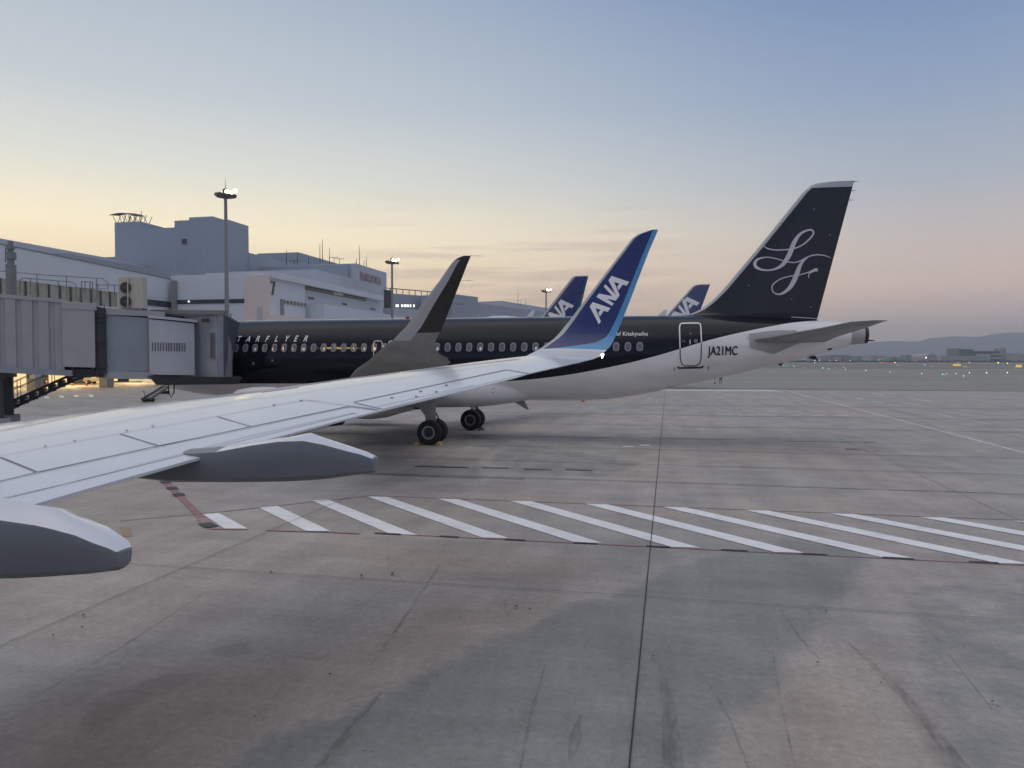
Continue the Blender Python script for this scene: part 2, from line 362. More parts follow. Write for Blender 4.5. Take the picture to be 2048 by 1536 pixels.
# ------------------------------------------------------------------ ground
def smooth01(t): t = max(0, min(1, t)); return t * t * (3 - 2 * t)
def concrete_mat():
    m = bpy.data.materials.new('apron_concrete'); m.use_nodes = True; t = m.node_tree; b = t.nodes['Principled BSDF']; nn = t.nodes.new; ll = t.links.new
    geo = nn('ShaderNodeNewGeometry')
    def noise(scale, detail, st=None, rough=.6, rot=0):
        src = geo.outputs['Position']
        mp_ = nn('ShaderNodeMapping'); mp_.inputs[3].default_value = st or (1, 1, 1); mp_.inputs[2].default_value = (0, 0, rot); ll(src, mp_.inputs[0]); src = mp_.outputs[0]
        n = nn('ShaderNodeTexNoise'); n.inputs['Scale'].default_value = scale; n.inputs['Detail'].default_value = detail; n.inputs['Roughness'].default_value = rough; ll(src, n.inputs[0]); return n.outputs[0]
    def mr(x, a, c, d, e, sm=False):
        r = nn('ShaderNodeMapRange'); r.interpolation_type = 'SMOOTHSTEP' if sm else 'LINEAR'; ll(x, r.inputs[0])
        for i, v in enumerate((a, c, d, e)): r.inputs[i + 1].default_value = v
        return r.outputs[0]
    def mul(a, c):
        n = nn('ShaderNodeMath'); n.operation = 'MULTIPLY'
        for i, q in enumerate((a, c)):
            if isinstance(q, float): n.inputs[i].default_value = q
            else: ll(q, n.inputs[i])
        return n.outputs[0]
    def mix(f, a, c):
        n = nn('ShaderNodeMix'); n.data_type = 'RGBA'; ll(f, n.inputs[0])
        for i, q in ((6, a), (7, c)):
            if isinstance(q, tuple): n.inputs[i].default_value = (*q, 1)
            else: ll(q, n.inputs[i])
        return n.outputs[2]
    at = nn('ShaderNodeAttribute'); at.attribute_name = 'stain'
    sp = nn('ShaderNodeSeparateColor'); ll(at.outputs['Color'], sp.inputs[0])
    edge = noise(1.3, 8, rough=.7)
    e2 = nn('ShaderNodeMath'); e2.operation = 'MULTIPLY_ADD'; ll(edge, e2.inputs[0]); e2.inputs[1].default_value = .55; e2.inputs[2].default_value = -.275
    dsum = nn('ShaderNodeMath'); dsum.operation = 'ADD'; ll(sp.outputs[0], dsum.inputs[0]); ll(e2.outputs[0], dsum.inputs[1])
    damp = mr(dsum.outputs[0], .40, .60, 0, 1, True)
    big = noise(.11, 5); med = noise(.55, 7, (1, 1, 1)); fine = noise(9., 6, rough=.7); stk = noise(1.0, 6, (.3, 1.6, 1), rot=rad(-6)); grain = noise(70., 3, rough=.8)
    stk2 = noise(.5, 7, (2.2, .25, 1), rot=rad(14))
    c = mix(mr(big, .35, .65, 0, 1, True), BROWN, GREY)
    c = mix(mul(sp.outputs[2], .8), c, RUST)
    c = mix(damp, c, DAMP)
    dd = nn('ShaderNodeMath'); dd.operation = 'ADD'; ll(sp.outputs[1], dd.inputs[0]); ll(e2.outputs[0], dd.inputs[1])
    c = mix(mul(mr(dd.outputs[0], .35, .7, 0, 1, True), .30), c, (.12, .112, .105))
    v = mul(mul(mul(mr(med, .25, .75, .82, 1.18), mul(mr(fine, .2, .8, .74, 1.26), mr(noise(26., 5, rough=.75), .25, .75, .86, 1.14))), mul(mr(stk, .25, .75, .89, 1.11), mr(stk2, .25, .75, .85, 1.15))), mul(mr(grain, .2, .8, .82, 1.18), mr(noise(.035, 4), .3, .7, .93, 1.07)))
    sc = nn('ShaderNodeVectorMath'); sc.operation = 'SCALE'; ll(c, sc.inputs[0]); ll(v, sc.inputs[3])
    ll(sc.outputs[0], b.inputs['Base Color'])
    ro = nn('ShaderNodeMath'); ro.operation = 'MULTIPLY_ADD'; ll(fine, ro.inputs[0]); ro.inputs[1].default_value = .25; ro.inputs[2].default_value = .55
    ll(ro.outputs[0], b.inputs['Roughness'])
    b.inputs['Specular IOR Level'].default_value = .35
    bp = nn('ShaderNodeBump'); bp.inputs['Strength'].default_value = .25; bp.inputs['Distance'].default_value = .01; ll(grain, bp.inputs['Height']); ll(bp.outputs[0], b.inputs['Normal'])
    return m
GREY = (.325, .315, .300); BROWN = (.375, .330, .300); DAMP = (.245, .246, .240); RUST = (.37, .305, .262)
def inpoly_sd(p, poly):
    x, y = p; ins = False; best = 1e9; n = len(poly)
    for i in range(n):
        x1, y1 = poly[i]; x2, y2 = poly[(i + 1) % n]
        if (y1 > y) != (y2 > y) and x < (x2 - x1) * (y - y1) / (y2 - y1) + x1: ins = not ins
        dx, dy = x2 - x1, y2 - y1; t = max(0, min(1, ((x - x1) * dx + (y - y1) * dy) / (dx * dx + dy * dy + 1e-9)))
        best = min(best, math.hypot(x1 + dx * t - x, y1 + dy * t - y))
    return best if ins else -best
def gp(pts): return [tuple(onz(x, y)[:2]) for x, y in pts]
DAMPS = [gp([(360, 1600), (500, 1490), (640, 1440), (800, 1375), (940, 1300), (1040, 1262), (1130, 1215), (1250, 1185), (1330, 1140), (1440, 1108), (1560, 1080), (1720, 1095), (1735, 1130), (1690, 1180), (1650, 1225), (1600, 1275), (1560, 1315), (1540, 1395), (1460, 1425), (1440, 1470), (1390, 1540), (1380, 1620)]),
         gp([(1000, 902), (1130, 900), (1280, 925), (1210, 955), (1040, 945), (980, 925)]),
         gp([(1830, 1180), (2200, 1140), (2300, 1620), (1960, 1560), (1890, 1430), (1840, 1300)])]
RUSTS = [gp([(-200, 1700), (-60, 1440), (300, 1330), (620, 1300), (900, 1180), (1180, 1190), (1050, 1270), (640, 1450), (380, 1600)]), gp([(1500, 1330), (1750, 1300), (1880, 1450), (1900, 1650), (1400, 1650), (1440, 1480)]), gp([(640, 1070), (1200, 1110), (1180, 1180), (700, 1160)])]
MARKS = [gp([(415, 1300), (500, 1280), (505, 1310), (440, 1316)]), gp([(190, 1395), (340, 1345), (420, 1345), (260, 1420), (200, 1470), (150, 1460)]),
         gp([(1780, 1350), (1800, 1350), (1940, 1560), (1890, 1560)]), gp([(640, 1530), (700, 1440), (760, 1390), (770, 1400), (680, 1530)]),
         gp([(1325, 1400), (1350, 1400), (1350, 1560), (1320, 1560)]), gp([(640, 905), (960, 915), (960, 960), (680, 945)])]
me = bpy.data.meshes.new('apron'); xs = [-14 + i * .16 for i in range(200)]; ys = [4 + i * .16 for i in range(170)]
v = [(x, y, 0) for x in xs for y in ys]; f = [(i * 170 + j, (i + 1) * 170 + j, (i + 1) * 170 + j + 1, i * 170 + j + 1) for i in range(199) for j in range(169)]
x0, x1, y0, y1 = xs[0], xs[-1], ys[0], ys[-1]; B = 14000
# the sheet runs on to the horizon around the finely divided part
k = len(v); ring = [(x0, y0), (x1, y0), (x1, y1), (x0, y1)]; outer = [(-B, -B), (B, -B), (B, B), (-B, B)]
v += [(a, b, 0) for a, b in outer]
side0 = [i * 170 for i in range(200)]; side1 = [199 * 170 + j for j in range(170)]; side2 = [i * 170 + 169 for i in range(199, -1, -1)]; side3 = [j for j in range(169, -1, -1)]
f += [[k, k + 1] + side0[::-1], [k + 1, k + 2] + side1[::-1], [k + 2, k + 3] + side2[::-1], [k + 3, k] + side3[::-1]]
me.from_pydata(v, [], f)
ca = me.color_attributes.new('stain', 'FLOAT_COLOR', 'POINT')
for i, p in enumerate(v):
    if i >= k: ca.data[i].color = (.0, .0, 0, 1); continue
    d = inpoly_sd(p[:2], DAMPS[0]); d = max(d, min(.02, inpoly_sd(p[:2], DAMPS[2])), min(.03, inpoly_sd(p[:2], DAMPS[1]))); e = max(inpoly_sd(p[:2], q) for q in MARKS)
    r_ = max(inpoly_sd(p[:2], q) for q in RUSTS); ca.data[i].color = (max(0, min(1, .5 + d * .55)), max(0, min(1, .5 + e * 2.0)), smooth01(.3 + r_ * .5), 1)
me.materials.append(concrete_mat())
o = bpy.data.objects.new('apron', me); scn.collection.objects.link(o); o['kind'] = 'structure'
def sheet(name, polys, m, z, kind='structure'):
    g_ = G()
    for p in polys: g_.add([(a, b, z) for a, b in p], [list(range(len(p)))], m)
    o = g_.obj(name); o['kind'] = kind; return o
# hatched bars
bars = [gp(q) for q in ([(405.5, 1029), (437.5, 1026.5), (495, 1058), (448, 1057.5)], [(517, 1015.6), (554, 1012), (661, 1063), (612.5, 1063)],
        [(624, 1002), (655.5, 999.6), (835, 1070.7), (780.5, 1068.8)])]
for i in range(12):
    a = -8.40 + i * 2.072; b_ = -3.98 + i * 2.035
    bars.append([(a, 20.0 + min(i, 2) * .08), (a + .60, 20.05 + min(i, 2) * .08), (b_ + .60, 15.90), (b_, 15.85)])
sheet('hatched_marking', bars, M['paintw'], .012)
def band(x0, y0, x1, y1, w_):
    d = Vector((x1 - x0, y1 - y0)); n = Vector((-d.y, d.x)).normalized() * w_ / 2
    return [(x0 + n.x, y0 + n.y), (x0 - n.x, y0 - n.y), (x1 - n.x, y1 - n.y), (x1 + n.x, y1 + n.y)]
reds = []; darks = []; pinks = [band(*gp([(417, 1058.5)])[0], *gp([(497, 1059.5)])[0], .10), band(*gp([(533, 1061)])[0], *gp([(612, 1063.5)])[0], .12), band(*gp([(661, 1065)])[0], *gp([(720, 1068)])[0], .10)]
a = gp([(322, 955)])[0]; b_ = gp([(404, 1037)])[0]; reds.append(band(*a, *b_, .21)); c_ = gp([(418, 1052)])[0]; pinks.append(band(*b_, *c_, .24))
for t in (.12, .30, .47): p = (lerp(a[0], b_[0], t), lerp(a[1], b_[1], t)); q = (lerp(a[0], b_[0], t + .07), lerp(a[1], b_[1], t + .07)); darks.append(band(*p, *q, .3))
d1 = gp([(404, 1047)])[0]; darks.append(band(d1[0] + .05, d1[1], d1[0] + .5, d1[1] - .35, .3))
reds.append(band(-5.6, 15.78, 22, 15.86, .07)); reds.append(band(-8.5, 20.16, 24, 20.38, .05))
pinks.append(band(*gp([(404, 1028)])[0], *gp([(740, 992)])[0], .06)); pinks.append(band(*gp([(240, 1042)])[0], *gp([(404, 1028)])[0], .05))
for i, (p, q) in enumerate([(745, 800), (877, 916), (1008, 1050), (1146, 1194), (1292, 1341), (1443, 1496), (1604, 1656), (1768, 1828), (1941, 1998)]):
    yy = 1069.5 + (p - 745) * .0478; u1 = onz(p, yy); u2 = onz(q, yy + .9); darks.append(band(u1.x, 15.76 + i * .012, u2.x, 15.76 + i * .012, .09))
darks.append(band(*gp([(612, 1064)])[0], *gp([(659, 1065)])[0], .07))
sheet('red_line_marking', reds, M['paintr'], .008); sheet('pink_line_marking', pinks, M['paintp'], .0165); sheet('dark_patch_marking', darks, M['paintd'], .0205)
yel = [gp([(238, 1055), (262, 1056), (265, 1073), (246, 1073)])]
yel += [gp(q) for q in ([(628, 865), (770, 868.5), (770, 870), (628, 866.5)], [(1066, 871.6), (1222, 874.6), (1222, 876), (1066, 873)], [(1305, 875.4), (1475, 878.6), (1475, 880), (1305, 877)], [(1568, 881.6), (1750, 884), (1750, 885.5), (1568, 883)])]
sheet('yellow_line_marking', yel, M['painty'], .008)
whites = [gp(q) for q in ([(1245, 892.6), (1266, 892), (1268, 893.6), (1248, 894.2)], [(1279, 890), (1300, 889.6), (1302, 891.4), (1282, 891.8)], [(195, 1069), (222, 1066), (224, 1070), (205, 1073)])]
def dash(x0, y0, x1, y1, h=1.3): return gp([(x0, y0), (x1, y1), (x1, y1 + h), (x0, y0 + h)])
for x in (1480, 1560, 1670, 1780, 1890, 1990): whites.append(dash(x, 970.5 + (x - 1480) * .028, x + 68, 970.5 + (x - 1412) * .028, 1.1))
for k_ in range(6):
    whites.append(dash(1432 + k_ * 47, 829.2 + k_ * .3, 1462 + k_ * 47, 829.4 + k_ * .3, .9)); whites.append(dash(1440 + k_ * 46, 821 + k_ * .4, 1466 + k_ * 46, 821.2 + k_ * .4, .8))
a = gp([(1545, 774)])[0]; b_ = gp([(2050, 906)])[0]; whites.append(band(*a, *b_, .2))
whites.append(gp([(1310, 779), (1540, 779.5), (1570, 783), (1310, 781.5)]))
for (x, y, x1_, y1_) in ((1743, 785.5, 1768, 790), (1815, 794, 1862, 803), (1875, 827, 1907, 834), (1940, 840, 1981, 848), (2022, 856, 2060, 863), (1660, 785, 1672, 787), (1711, 795, 1725, 798), (1742, 801, 1765, 805), (1777, 808, 1800, 812)):
    whites.append(dash(x, y, x1_, y1_, 1.1))
for (x, y) in ((88, 793), (118, 791.5), (147, 790), (177, 789.6)): whites.append(gp([(x, y), (x + 9, y), (x + 11, y + 4), (x + 2, y + 4)]))
whites += [gp([(1457, 859), (1500, 859), (1504, 863), (1460, 863)])]
sheet('faded_white_marking', whites[:2] + whites[-5:-1], M['paintw'], .008); sheet('worn_white_marking', whites[2:-5], M['paintf'], .0085)
# slab joints
J = []
def jl(x, wd): J.append(band(x, -60, x, 200, wd))
jl(-.34, .017); jl(-8.86, .012); jl(8.35, .012); jl(-17.4, .02); jl(17.0, .02)
J2 = [band(-120, 12.38, 60, 12.38, .014), band(-120, 3.9, 60, 3.9, .02), band(-120, 24.2, 80, 24.2, .05), band(-120, 28.2, 80, 28.2, .05), band(-120, 33.0, 80, 33.0, .06), band(-120, 45, 90, 45, .09), band(-120, 54, 90, 54, .12), band(-120, 66, 90, 66, .16)]
sheet('slab_joint_lengthwise', J, M['joint'], .0245); sheet('slab_joint_crosswise', J2, mat('worn_joint', (.085, .083, .08), .85, var=.3, vscale=.6), .0285)
tyres = [gp([(x, y), (x + l, y + l * .03), (x + l, y + l * .03 + h), (x, y + h)]) for x, y, l, h in ((830, 932, 58, 1.5), (884, 933.5, 54, 1.6), (962, 935, 56, 1.3), (1048, 938, 56, 1.4), (1130, 939, 55, 1.3), (720, 948, 330, .9), (1690, 898, 30, 1))]
sheet('tyre_mark', tyres, mat('tyre_mark', (.16, .158, .158), .8, var=.35, vscale=1.5), .0325)
# far airfield
def fs(d0, d1, x0=-1500, x1=9000, z=.06): return [(x0, d0), (x1, d0), (x1, d1), (x0, d1)]
gg = G()
for d0, d1 in ((372, 520), (560, 4200)): gg.box(-900, 6000, d0, d1, .0, .05 + d0 * .0001, M['grass'])
o = gg.obj('airfield_grass'); o['kind'] = 'structure'
tk = mat('far_asphalt', (.255, .245, .222), .9, var=.28, vscale=.035, stretch=(.4, 1.6, 1))
sheet('asphalt_taxiway', [fs(104, 370, -22, 6000)], tk, .036)
TR = []
def gstroke(pts):
    out_ = []
    for (x0_, y0_, w0_), (x1_, y1_, w1_) in zip(pts[:-1], pts[1:]): out_.append(gp([(x0_ - w0_ / 2, y0_), (x0_ + w0_ / 2, y0_), (x1_ + w1_ / 2, y1_), (x1_ - w1_ / 2, y1_)]))
    return out_
for pt in ([(1695, 1285, 5), (1735, 1320, 12), (1780, 1362, 20), (1850, 1440, 26), (1930, 1545, 34)], [(1560, 1220, 3), (1600, 1275, 6), (1640, 1320, 4)], [(1545, 1300, 3), (1560, 1400, 4), (1592, 1545, 5)], [(1322, 1330, 8), (1338, 1420, 30), (1348, 1545, 44)],
           [(762, 1385, 8), (706, 1450, 18), (640, 1540, 30)], [(1400, 1340, 3), (1460, 1440, 6), (1500, 1545, 7)], [(1160, 1430, 6), (1150, 1480, 26), (1140, 1530, 8)], [(1010, 1200, 8), (1016, 1236, 5)], [(1835, 1230, 2), (1985, 1420, 5)], [(1090, 1330, 3), (1060, 1440, 10), (1040, 1540, 6)], [(880, 1130, 5), (800, 1250, 8), (742, 1330, 4)], [(420, 1180, 4), (250, 1290, 9), (60, 1400, 5)]): TR += gstroke(pt)
tm = bpy.data.materials.new('tyre_rubber_trace'); tm.use_nodes = True; t_ = tm.node_tree; b_ = t_.nodes['Principled BSDF']; b_.inputs['Base Color'].default_value = (.10, .098, .095, 1); b_.inputs['Roughness'].default_value = .85
ge_ = t_.nodes.new('ShaderNodeNewGeometry'); n_ = t_.nodes.new('ShaderNodeTexNoise'); n_.inputs['Scale'].default_value = 2.6; n_.inputs['Detail'].default_value = 8; n_.inputs['Roughness'].default_value = .7; mr_ = t_.nodes.new('ShaderNodeMapRange'); mr_.inputs[1].default_value = .42; mr_.inputs[2].default_value = .68; mr_.inputs[3].default_value = .03; mr_.inputs[4].default_value = .30
mp_ = t_.nodes.new('ShaderNodeMapping'); mp_.inputs[3].default_value = (5, .8, 1); t_.links.new(ge_.outputs['Position'], mp_.inputs[0]); t_.links.new(mp_.outputs[0], n_.inputs[0]); t_.links.new(n_.outputs[0], mr_.inputs[0]); t_.links.new(mr_.outputs[0], b_.inputs['Alpha'])
sheet('rubber_trace', TR, tm, .005)
# small dark spots and chips on the slabs
random.seed(21); SP = []
for x, y in [(875, 1356), (1195, 1165), (1033, 1216), (785, 1150), (1652, 1226), (1555, 1282), (1985, 1408), (1788, 1413), (728, 1508), (745, 1510), (167, 1234), (775, 1120), (723, 1154), (1338, 1300), (660, 1353)] + [(random.uniform(100, 2000), random.uniform(1130, 1520)) for _ in range(12)]:
    w_ = random.uniform(1.6, 4); SP.append(gp([(x + w_ * math.cos(a) * random.uniform(.6, 1), y + w_ * .55 * math.sin(a) * random.uniform(.6, 1)) for a in [k * math.pi / 4 for k in range(8)]]))
sheet('oil_spot', SP, mat('dark_spot', (.06, .06, .06), .7), .0365)
sheet('taxiway', [fs(336, 366, -40, 6000), fs(530, 552, -600, 6000)], M['taxi'], .03)
# hills: a ridge with real depth
prof = [(700, 712), (1400, 712), (1480, 709), (1560, 706), (1620, 700), (1680, 693), (1746, 684.5), (1781, 681.5), (1834, 682.8), (1856, 677), (1901, 672.6), (1955, 673.4), (1995, 666.8), (2024, 664.6), (2060, 665.4), (2150, 668), (2300, 672), (2600, 690), (3000, 712)]
hv = []; hf = []; nj = 9; cols = []
for i in range(len(prof) - 1):
    for t in range(8): cols.append((lerp(prof[i][0], prof[i + 1][0], t / 8), lerp(prof[i][1], prof[i + 1][1], t / 8)))
for x, y in cols:
    for j in range(nj):
        s = j / (nj - 1); d = 6500 + 2600 * s; top = CH + (720 - y) * 6500 * 1.2 / 1500
        hgt = (math.sin(min(1, s * 2.0) * math.pi / 2) ** 1.3 if s <= .5 else math.cos((s - .5) * math.pi)) * top * (1 + .04 * math.sin(x * .11 + j * 1.7) * (s < .45))
        p = ond(x, 720, d); hv.append((p.x, p.y, max(-2, hgt + random.uniform(-2, 2))))
for i in range(len(cols) - 1):
    for j in range(nj - 1): hf.append((i * nj + j, (i + 1) * nj + j, (i + 1) * nj + j + 1, i * nj + j + 1))
hg = G(); hg.add(hv, hf, M['hill']); o = hg.obj('hills', smooth=True, angle=180); o['kind'] = 'structure'
# ================================================================== the near jet: wing and winglet
def foil(x, t, up=1.): return 5 * t * (.2969 * x ** .5 - .126 * x - .3516 * x ** 2 + .2843 * x ** 3 - .1015 * x ** 4) * up
def section(le, te, tc, nrm, fr=None, nchord=None):
    """closed airfoil ring: upper surface LE to TE, then lower surface back"""
    le = Vector(le); te = Vector(te); c = (te - le).length; nrm = Vector(nrm).normalized()
    fr = fr or [(1 - math.cos(math.pi * i / 16)) / 2 for i in range(17)]
    up = [le.lerp(te, x) + nrm * c * (foil(x, tc) + .0025 * x) for x in fr]
    lo = [le.lerp(te, x) - nrm * c * (foil(x, tc * .75) + .0025 * x) for x in fr[::-1]]
    return up + lo[:-1]
WZ = lambda Y: 2.353 + .105 * Y
def wte(Y):
    T = [(-2, -4.75), (4.2, -4.58), (5.57, -4.34), (6.7, -4.04), (8.37, -3.60), (11.58, -2.51), (12.48, -2.32), (14.2, -1.70), (14.9, -1.465), (15.2, -1.37)]
    for (a, b), (c, d) in zip(T[:-1], T[1:]):
        if a <= Y <= c: return lerp(b, d, (Y - a) / (c - a))
    return T[0][1]
def wle(Y): return -2.93 - .545 * (15.2 - Y)
jet = thing('passenger_jet', (-6, -2, 0), 'nearest jet, its white wing ending in a big blue winglet lettered ANA', 'airplane')
wg = G(); rings = []
Ys = [-2, 0, 2, 3.5, 4.2, 5, 6, 7, 8, 9, 10, 11, 12, 12.5, 13, 13.6, 14.2, 14.6, 14.9, 15.2]
for Y in Ys: rings.append(section((wle(Y), Y, WZ(Y) if Y < 15 else 3.945), (wte(Y), Y, WZ(Y) if Y < 15 else 3.97), .10 if Y < 14 else lerp(.10, .075, (Y - 14) / 1.2), (0, -.105, 1)))
wst = [(15.42, 4.07, -2.725, -1.275)]
rings.append(section((-2.725, 15.42, 4.07), (-1.275, 15.42, 4.07), .07, (0, -.55, .83)))
wg.loft(rings, M['wing'], True)
wing_b = bvh_of(wg)
wing = wg.obj('wing', jet, True, angle=50)
# winglet: (Y, z, LE, band end, blue end, TE)
WL = [(15.42, 4.07, -2.725, -2.60, -2.50, -1.275), (15.45, 4.10, -2.68, -2.545, -2.395, -1.245), (15.56, 4.18, -2.58, -2.455, -1.785, -1.175), (15.62, 4.25, -2.485, -2.375, -1.47, -1.14), (15.69, 4.35, -2.365, -2.25, -1.295, -1.095),
      (15.74, 4.45, -2.275, -2.15, -1.215, -1.055), (15.82, 4.7, -2.08, -1.975, -1.095, -.96), (15.88, 5.0, -1.86, -1.78, -.97, -.845), (15.98, 5.6, -1.415, -1.35, -.74, -.625),
      (16.06, 6.15, -1.005, -.94, -.525, -.425), (16.09, 6.45, -.775, -.72, -.405, -.30), (16.10, 6.54, -.66, -.60, -.37, -.262), (16.105, 6.59, -.52, -.47, -.352, -.243), (16.11, 6.635, -.36, -.33, -.30, -.228)]
wl = G(); R2 = []
for i, (Y, z, a, b1, b2, e) in enumerate(WL):
    c = e - a; f1 = (b1 - a) / c; f2 = (b2 - a) / c
    fr = [0, f1 * .15, f1 * .5, f1] + [lerp(f1, f2, t / 6) for t in range(1, 7)] + [lerp(f2, 1, t / 4) for t in range(1, 5)]
    p = WL[max(i - 1, 0)]; q = WL[min(i + 1, len(WL) - 1)]; ty, tz = q[0] - p[0], q[1] - p[1]; n_ = Vector((0, -tz, ty))
    if i == 0: n_ = Vector((0, -.55, .83))
    R2.append(section((a, Y, z), (e, Y, z), .07 if i < 9 else .06, n_, fr))
nn_ = len(R2[0]); nf = 14
for i in range(len(R2) - 1):
    for k in range(nn_):
        k2 = (k + 1) % nn_
        j = k if k < nf - 1 else (2 * nf - 2 - 1 - k if k >= nf else nf - 2)
        m_ = M['wing'] if i < 1 else (M['wl_grey'] if j < 3 else (M['ana_blue'] if j < 9 else M['ana_light']))
        wl.add([R2[i][k], R2[i][k2], R2[i + 1][k2], R2[i + 1][k]], [(0, 1, 2, 3)], m_)
wl.add(R2[-1], [list(range(nn_))], M['wl_grey'])
wl_b = bvh_of(wl)
# weld
def weld(o, d=.0005):
    bm = bmesh.new(); bm.from_mesh(o.data); bmesh.ops.remove_doubles(bm, verts=bm.verts, dist=d); bmesh.ops.recalc_face_normals(bm, faces=bm.faces); bm.to_mesh(o.data); bm.free(); o.data.shade_smooth(); o.data.set_sharp_from_angle(angle=rad(60))
winglet = wl.obj('winglet', jet, True); weld(winglet); winglet['label'] = 'tall blended winglet, dark blue with a light blue rear edge and white ANA letters'
# the carrier lettering
def ana(b, B0, Bd, Hd, off, g_=None, only=None, mt=None):
    """B0 px of the text's lower left, Bd px of its baseline (531 units), Hd px of its height (183 units)"""
    g_ = g_ or G(); T = lambda u, v: (B0[0] + Bd[0] * u / 531 + Hd[0] * v / 183, B0[1] + Bd[1] * u / 531 + Hd[1] * v / 183)
    def A(o_): return [[(0, 0), (36, 0), (122, 138), (94, 183)], [(94, 183), (148, 183), (204, 0), (156, 0)], [(70, 38), (148, 38), (142, 72), (92, 72)]]
    quads = []
    for o_ in (0, 330): quads += [([(u + o_, v) for u, v in q], k) for k, q in enumerate(A(o_))]
    quads += [([(186, 0), (226, 0), (256, 183), (200, 183)][:4], 0), ([(214, 183), (256, 183), (340, 0), (298, 0)], 1), ([(304, 0), (340, 0), (372, 183), (342, 183)], 2)]
    quads[-3] = ([(232, 0), (262, 0), (256, 183), (212, 183)], 0)
    for q, k in quads:
        n_ = 4
        pts = [T(*p) for p in q]
        if any(hit(b, *p, off) is None for p in pts):
            # keep what lies on the surface: clip by bisecting rows
            pass
        vs = []; ok = True; N1 = 6
        for i in range(N1 + 1):
            for j in range(N1 + 1):
                s, t = i / N1, j / N1
                x = lerp(lerp(pts[0][0], pts[1][0], s), lerp(pts[3][0], pts[2][0], s), t); y = lerp(lerp(pts[0][1], pts[1][1], s), lerp(pts[3][1], pts[2][1], s), t)
                vs.append(hit(b, x, y, off + .0015 * k))
        for i in range(N1):
            for j in range(N1):
                c4 = [vs[i * (N1 + 1) + j], vs[(i + 1) * (N1 + 1) + j], vs[(i + 1) * (N1 + 1) + j + 1], vs[i * (N1 + 1) + j + 1]]
                if None not in c4: g_.add(c4, [(0, 1, 2, 3)], mt or M['ana_white'])
    return g_
z5 = lambda x, y: (1000 + x / 5.12, 440 + y / 5.12)
ana(wl_b, z5(1012, 1068), (310 / 5.12, -431 / 5.12), (-149 / 5.12 * 1.0, -107 / 5.12), .004).obj('lettering', winglet)
# panels on the wing
P = lambda name, q, m=M['wing'], off=.004, n=10: patch(wing_b, q, n, 6, off, m).obj(name, wing, True)
S = lambda name, pts, w_=1.4, m=M['gap'], off=.008: stroke(wing_b, pts, w_, off, m).obj(name, wing)
sp = [[(-160, 945), (-1, 914.5), (71, 945), (-90, 985)], [(2, 914), (238, 869.5), (313, 892.5), (77, 944.5)], [(242, 868.5), (432, 835), (500, 853.5), (320, 892)], [(436, 834), (609, 802), (700, 812), (503, 853)]]
for q in sp: P('spoiler', q)
P('flap', [(-90, 988), (500, 858), (704, 815), (718, 831)][:4] if 0 else [(2, 966), (700, 815.5), (712, 826), (4, 999)], off=.003, n=24)
P('aileron', [(710, 806.5), (1010, 741.5), (1050, 748), (765, 818.5)], off=.004, n=14)
def gap(pts, w_=1.6, m='gap', off=.010): stroke(wing_b, pts if len(pts[0]) == 2 else pts, w_ * .62, off, M[m], GP)
GP = G()
gap([(-150, 998), (0, 964.5), (75, 946.2), (317, 893.4), (500, 855.6), (703, 813.8)]); gap([(0, 916.6), (73, 946.2)], 2.2); gap([(239.5, 868.7), (317, 893.6)], 2.0); gap([(434, 834.3), (500, 853.8)], 1.4)
gap([(703, 813.8), (757, 821.2)], 1.6); gap([(610, 801), (751, 819.5)], .9, 'seam')
gap([(0, 999), (130, 970), (500, 873), (707, 826.6), (720, 832.5)], 1.0, 'seam'); gap([(0, 913.6), (239.5, 868.7), (434, 834.3), (500, 821), (610, 801), (640, 803)], .9, 'seam')
gap([(707, 805.6), (1012.6, 740.6)], 2.0); gap([(1012.6, 740.6), (1056, 747.6)], 1.6); gap([(707, 805.6), (764, 819)], 1.0, 'seam'); gap([(754, 814.6), (830, 797), (949, 771)], .9, 'seam')
gap([(0, 888), (300, 833), (520, 795)], .7, 'seam'); gap([(520, 798), (760, 764), (1010, 727)], .5, 'seam'); gap([(1092, 706), (1112, 716), (1121, 729)], .6, 'seam')
GP.objs('panel_gap', wing)
g_ = G()
for x, y in ((147, 884), (251, 863.5), (303, 854.5), (546, 812), (600, 803), (88, 894.5), (781, 797.2), (839, 784), (890, 772), (870, 785), (830, 794.5)):
    stroke(wing_b, [(x, y), (x + 5, y - .8)], 1.8, .012, M['gap'], g_)
g_.objs('hinge_fitting', wing)
# slat joint steps along the front edge
g_ = G()
for q in ([(120, 829.5), (262, 807), (262, 811), (126, 834)], [(520, 781.5), (600, 771), (596, 775), (522, 785)]): patch(wing_b, q, 6, 1, .006, M['wing_le'], g_)
stroke(wing_b, [(0, 862), (262, 811), (300, 808), (520, 783), (700, 757), (900, 734), (1040, 718)], .8, .007, M['seam'], g_)
g_.objs('slat_joint', wing)
# tip light and static wicks
g_ = G(); q = Vector((-1.31, 15.30, 3.985)); g_.lathe(q, (.3, -.1, 1), [(-.045, .005), (-.03, .014), (-.015, .015), (-.005, .008), (.01, .018), (.025, .021), (.04, .014), (.05, .004)], M['lampw'], 12); g_.obj('tip_light', winglet, True)
g_ = G()
for Y in (13.2, 14.0): g_.tube([(wte(Y) - .05, Y, WZ(Y)), (wte(Y) + .2, Y, WZ(Y) - .005)], .004, M['dark'], 5)
g_.objs('static_wick', wing)
